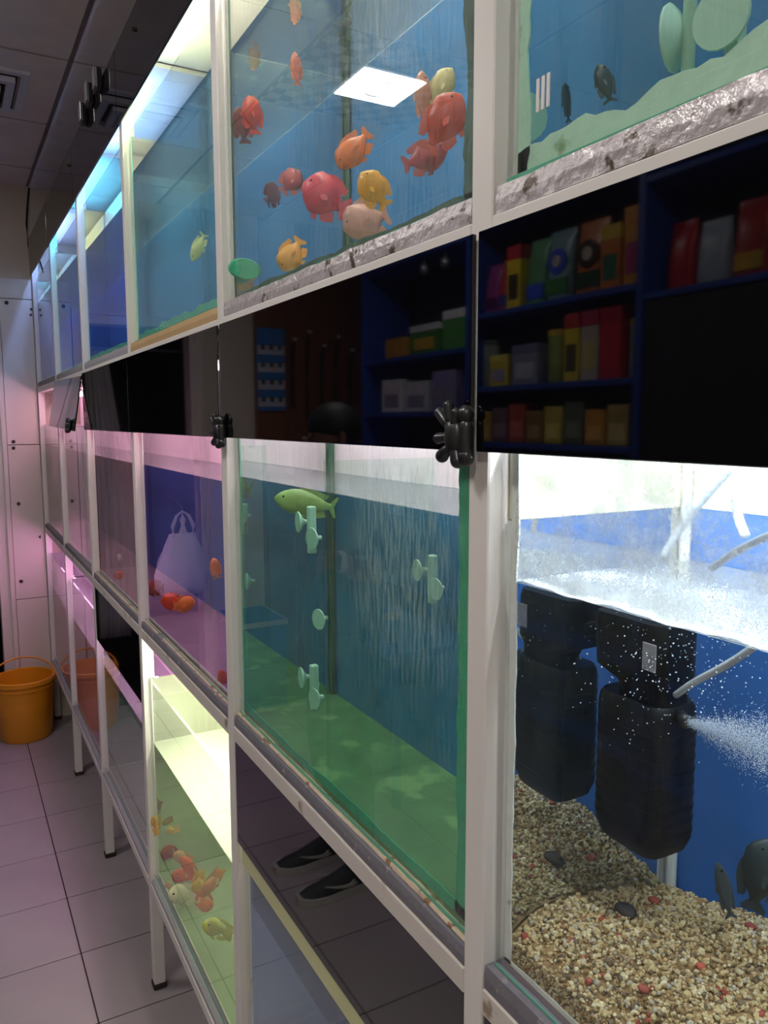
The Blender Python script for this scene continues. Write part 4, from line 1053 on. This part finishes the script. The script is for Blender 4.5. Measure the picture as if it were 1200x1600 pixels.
# low table with jar and dishes
tb = thing('low_table', (-1.30, 3.10, 0), 'low blue table holding a jar, in front of the shelving', 'table')
MB().bbox(-1.54, -1.10, 2.75, 3.50, .655, .69, b=.004).build('tabletop', M['blue_shelf'], tb)
for x in (-1.52, -1.14):
    for y in (2.78, 3.46):
        MB().bbox(x - .015, x + .015, y - .015, y + .015, 0, .6545, b=.002, seg=1).build('leg', M['blue_shelf'], tb)
jr = MB().lathe([(.034, 0), (.038, .004), (.038, .095), (.033, .105)], (-1.20, 2.92, .6905), 20).build('jar', plain('jar_plum', S(92, 86, 140), .2)); smooth_angle(jr, 40); tag(jr, 'small plum coloured jar with a tan lid on the low table', 'jar')
smooth_angle(MB().lathe([(.040, .1055), (.040, .122), (.036, .125)], (-1.20, 2.92, .6905), 20).build('lid', M['tan'], jr, rel=False), 40)
ds = MB().lathe([(.05, 0), (.052, .006), (.085, .028), (.088, .028), (.055, .004), (.0, .004)], (-1.22, 2.82 + .32, .6905), 28, cap=False).build('glass_dish', plain('green_dish', S(60, 150, 110), .1)); smooth_angle(ds, 40); tag(ds, 'shallow green dish on the low table', 'dish')
bx_ = MB().bbox(-1.32, -1.16, 3.28, 3.42, .6905, .74, b=.004).build('tissue_box', plain('pink_box', S(200, 160, 170), .5)); tag(bx_, 'flat pink box on the low table', 'box')
MB().bbox(-1.27, -1.21, 3.31, 3.39, .7402, .744, b=.001, seg=1).build('opening', M['darkroom'], bx_, rel=False)

# white carrier bag hanging in the doorway, crates below
def carrier():
    rings = []
    prof = [(.0, .50, .10), (.03, .72, .55), (.15, .95, .95), (.38, 1.0, 1.0), (.60, .86, .85), (.80, .66, .55), (.92, .52, .28), (1.0, .48, .15)]
    for k, (f, w, d_) in enumerate(prof):
        rg_ = []
        for j in range(28):
            a = 2 * math.pi * j / 28
            wr = 1 + .07 * math.sin(5 * a + k * 1.3) + .05 * math.sin(9 * a - k * .8)
            rg_.append((-.668 + .155 * w * wr * math.cos(a) - .02 * f, 4.44 + .075 * d_ * wr * math.sin(a), .66 + .36 * f))
        rings.append(rg_)
    return MB().ring_loft(rings)
cbg = carrier().build('carrier_bag', M['bag']); smooth_angle(cbg, 70); tag(cbg, 'white plastic carrier bag hanging in the far doorway', 'bag')
for s_ in (-1, 1):
    pts = [(-.69 + s_ * .055, 4.44, 1.00), (-.69 + s_ * .060, 4.44, 1.06), (-.69 + s_ * .035, 4.442, 1.12), (-.69 + s_ * .004, 4.444, 1.145), (-.69 - s_ * .01, 4.444, 1.10), (-.69 + s_ * .01, 4.443, 1.03), (-.69 + s_ * .02, 4.44, 1.0)]
    MB().tube(pts, [.016, .012, .009, .008, .009, .012, .016], 8).build('handle', M['bag'], cbg, rel=False, smooth=True)
MB().tube([(-.69, 4.444, 1.13), (-.69, 4.444, 1.17), (-.69, 4.5, 1.18), (-.69, Y1 + .05, 1.19)], .004, 6).build('hanging_hook', M['metal'], cbg, rel=False, smooth=True)
for k in range(2):
    z = .001 + k * .26
    cr = thing('plastic_crate', (-1.06, 4.36, z), '%s blue plastic crate of the pair stacked by the far doorway' % ('lower', 'upper')[k], 'crate', 'crates by the far doorway')
    x0, x1, y0, y1 = -1.20, -.92, 4.17, 4.56
    mb = MB(); w = .008
    mb.box(x0, x1, y0, y1, z, z + .01)
    for q in ((x0, x0 + w, y0, y1), (x1 - w, x1, y0, y1), (x0 + w, x1 - w, y0, y0 + w), (x0 + w, x1 - w, y1 - w, y1)):
        mb.box(q[0], q[1], q[2], q[3], z + .01, z + .252)
    mb.build('body', M['blue_shelf'], cr)
    rm = MB()
    for q in ((x0 - .01, x0, y0 - .01, y1 + .01), (x1, x1 + .01, y0 - .01, y1 + .01), (x0, x1, y0 - .01, y0), (x0, x1, y1, y1 + .01)):
        rm.box(q[0], q[1], q[2], q[3], z + .225, z + .252)
    rm.build('rim', M['vent'] if k else M['blue_shelf'], cr)

cu = MB(); rings = []
for k_ in range(13):
    z = .35 + 1.72 * k_ / 12
    rings.append([(-.30 - .24 * j / 20 * (.75 + .25 * math.sin(k_ * .35)), 4.86 + .022 * math.sin(j * 1.9 + .3 * math.sin(k_)), z) for j in range(21)] + [(-.30 - .24 * j / 20 * (.75 + .25 * math.sin(k_ * .35)), 4.866 + .022 * math.sin(j * 1.9 + .3 * math.sin(k_)), z) for j in range(20, -1, -1)])
cu = cu.ring_loft(rings).build('curtain', plain('grey_cloth', S(150, 146, 150), .9), smooth=True); tag(cu, 'pale grey cloth curtain hanging inside the far doorway', 'curtain')
MB().tube([(DX0 - .02, 4.863, 2.08), (DX1 + .02, 4.863, 2.08)], .008, 8).build('curtain_rod', M['metal'], cu, rel=False, smooth=True)

# ------------------------------------------------------------------ person facing the rack, seen only mirrored in the panels
def skinned(name, V, E_, Rr, mat, parent=None, root=0, sub=2):
    me = bpy.data.meshes.new(name); me.from_pydata(V, E_, [])
    o = bpy.data.objects.new(name, me); COL.objects.link(o)
    md = o.modifiers.new('skin', 'SKIN'); md.use_smooth_shade = True; md.branch_smoothing = .6
    for i, r in enumerate(Rr):
        sv = me.skin_vertices[0].data[i]; sv.radius = (r, r) if isinstance(r, float) else r; sv.use_root = (i == root)
    ms = o.modifiers.new('sub', 'SUBSURF'); ms.levels = sub; ms.render_levels = sub
    me.materials.append(mat)
    if parent: o.parent = parent
    return o
PX, PY = -.74, 2.46           # hips
class SK:
    def __init__(s): s.v = []; s.e = []; s.r = []
    def add(s, p, r, link=None):
        s.v.append(p); s.r.append(r)
        if link is not None: s.e.append((link, len(s.v) - 1))
        return len(s.v) - 1
def legs(k, base, extra, both_to=.085):
    for sgn in (-1, 1):
        h = k.add((PX, PY + sgn * .095, .86), .076 + extra * 1.7, base)
        kn = k.add((PX + .03, PY + sgn * .105, .48), .060 + extra, h)
        cl = k.add((PX + .005, PY + sgn * .107, .30), .053 + extra, kn)
        an = k.add((PX - .005, PY + sgn * .108, both_to), .038 + extra, cl)
b = SK()
pel = b.add((PX, PY, .95), .108)
wa = b.add((PX, PY, 1.10), .112, pel); ch = b.add((PX - .005, PY, 1.28), .122, wa); sh_ = b.add((PX - .01, PY, 1.40), .082, ch)
nk = b.add((PX, PY, 1.47), .052, sh_); jw = b.add((PX + .025, PY, 1.535), .068, nk); md_ = b.add((PX + .012, PY, 1.60), .086, jw); tp = b.add((PX, PY, 1.665), .066, md_)
legs(b, pel, 0)
hands = []
def arm(k, sgn, elbow, wrist, hand_dir, ex=0.0, hand=True):
    s0 = k.add((PX - .01, PY + sgn * .165, 1.375), .048 + ex, sh_)
    e_ = k.add(elbow, .043 + ex, s0)
    f_ = k.add(tuple((Vector(elbow) * .6 + Vector(wrist) * .4)), .042 + ex, e_)
    w_ = k.add(wrist, .027 + ex, f_)
    if not hand: return w_
    d = Vector(hand_dir).normalized(); up = Vector((0, 0, 1)); sd = d.cross(up).normalized(); n_ = sd.cross(d)
    pm = k.add(tuple(Vector(wrist) + d * .05), .026, w_)
    for j, (off, ln) in enumerate(((-.028, .060), (-.010, .072), (.008, .068), (.025, .052))):
        kn = k.add(tuple(Vector(wrist) + d * .088 + n_ * off), .0105, pm)
        m1 = k.add(tuple(Vector(wrist) + d * (.088 + ln * .5) + n_ * off * 1.1 + sd * .006), .0090, kn)
        k.add(tuple(Vector(wrist) + d * (.088 + ln * .9) + n_ * off * 1.1 + sd * .024), .0078, m1)
    t1 = k.add(tuple(Vector(wrist) + d * .045 + n_ * .034 + sd * .012), .0115, pm)
    k.add(tuple(Vector(wrist) + d * .085 + n_ * .058 + sd * .026), .0092, t1)
    return w_
arm(b, -1, (PX + .03, PY - .235, 1.16), (PX + .17, PY - .30, 1.225), (.75, -.55, .15))
arm(b, 1, (PX - .03, PY + .235, 1.12), (PX + .04, PY + .245, .87), (.15, .0, -1))
person = skinned('person', b.v, b.e, b.r, M['skin'])
tag(person, 'person in dark clothes and sneakers facing the rack, one forearm raised', 'person')
k = SK(); qa = k.add((PX, PY, .84), .150); q0 = k.add((PX, PY, .97), .150, qa); q1 = k.add((PX, PY, 1.10), .146, q0); q2 = k.add((PX - .005, PY, 1.28), .162, q1); sh_ = k.add((PX - .012, PY, 1.40), .132, q2); k.add((PX - .006, PY, 1.465), .072, sh_)
for sgn, el in ((-1, (PX + .02, PY - .225, 1.20)), (1, (PX - .025, PY + .228, 1.18))):
    s0 = k.add((PX - .012, PY + sgn * .17, 1.388), .082, sh_); k.add(el, .062, s0)
skinned('shirt', k.v, k.e, k.r, M['shirt'], person)
k = SK(); qa = k.add((PX, PY, 1.0), .128); q0 = k.add((PX, PY, .93), .132, qa); legs(k, q0, .014, .10)
skinned('trousers', k.v, k.e, k.r, M['trouser'], person)
hb = MB().ell((PX - .012, PY, 1.635), (.098, .088, .088), 20, 12)
hb.v = [(v[0] if v[2] > 1.60 or v[0] < PX - .01 else v[0] * .0 + PX - .012, v[1], max(v[2], 1.565)) for v in hb.v]
hb.build('hair', M['hair'], person, rel=False, smooth=True)
fc = MB(); fc.ell((PX + .102, PY, 1.585), (.016, .013, .020), 10, 6)
for sgn in (-1, 1): fc.ell((PX + .0, PY + sgn * .084, 1.595), (.016, .010, .028), 10, 6)
fc.ell((PX + .090, PY, 1.545), (.008, .024, .006), 10, 6)
fc.build('face_features', M['skin'], person, rel=False, smooth=True)
for sgn in (-1, 1): MB().ell((PX + .084, PY + sgn * .030, 1.608), (.005, .009, .005), 10, 6).build('eye', M['eye'], person, rel=False, smooth=True)
MB().lathe([(.031, -.012), (.034, -.008), (.034, .008), (.031, .012)], (PX + .155, PY - .295, 1.221), 18, 'X', cap=False).build('wristband', M['vent'], person, rel=False, smooth=True)
for sgn in (-1, 1):
    yc = PY + sgn * .108; xh = PX - .065
    so = MB(); rings = []
    for s_, w, h in ((0, .030, .016), (.02, .040, .026), (.10, .042, .026), (.18, .048, .024), (.25, .044, .026), (.285, .020, .030)):
        rings.append([(xh + s_, yc - w, .001), (xh + s_, yc + w, .001), (xh + s_, yc + w, h), (xh + s_, yc - w, h)])
    o = so.ring_loft(rings).build('shoe_sole', M['sole'], person, rel=False)
    up_ = MB(); rings = []
    for s_, w, h in ((.002, .024, .075), (.02, .035, .098), (.06, .037, .100), (.10, .038, .092), (.14, .041, .076), (.19, .044, .056), (.24, .040, .046), (.272, .022, .038)):
        rings.append([(xh + s_, yc + w * math.cos(a) * (1 if math.sin(a) < .3 else .85), .022 + (h - .022) * max(0, math.sin(a)) + (-.002 if math.sin(a) <= 0 else 0)) for a in [2 * math.pi * j / 16 for j in range(16)]])
    o = up_.ring_loft(rings).build('shoe_upper', M['shoe'], person, rel=False, smooth=True)
    for side in (-1, 1):
        mk = MB(); P2 = [(.075, .040), (.095, .034), (.125, .036), (.165, .047), (.20, .062), (.165, .052), (.125, .045), (.100, .046), (.088, .058)]
        yy = yc + side * .0425
        mk.prism([(xh + a_, z_) for a_, z_ in P2], 'Y', yy - .003, yy + .003)
        mk.build('shoe_mark', M['sole'], o, rel=False)
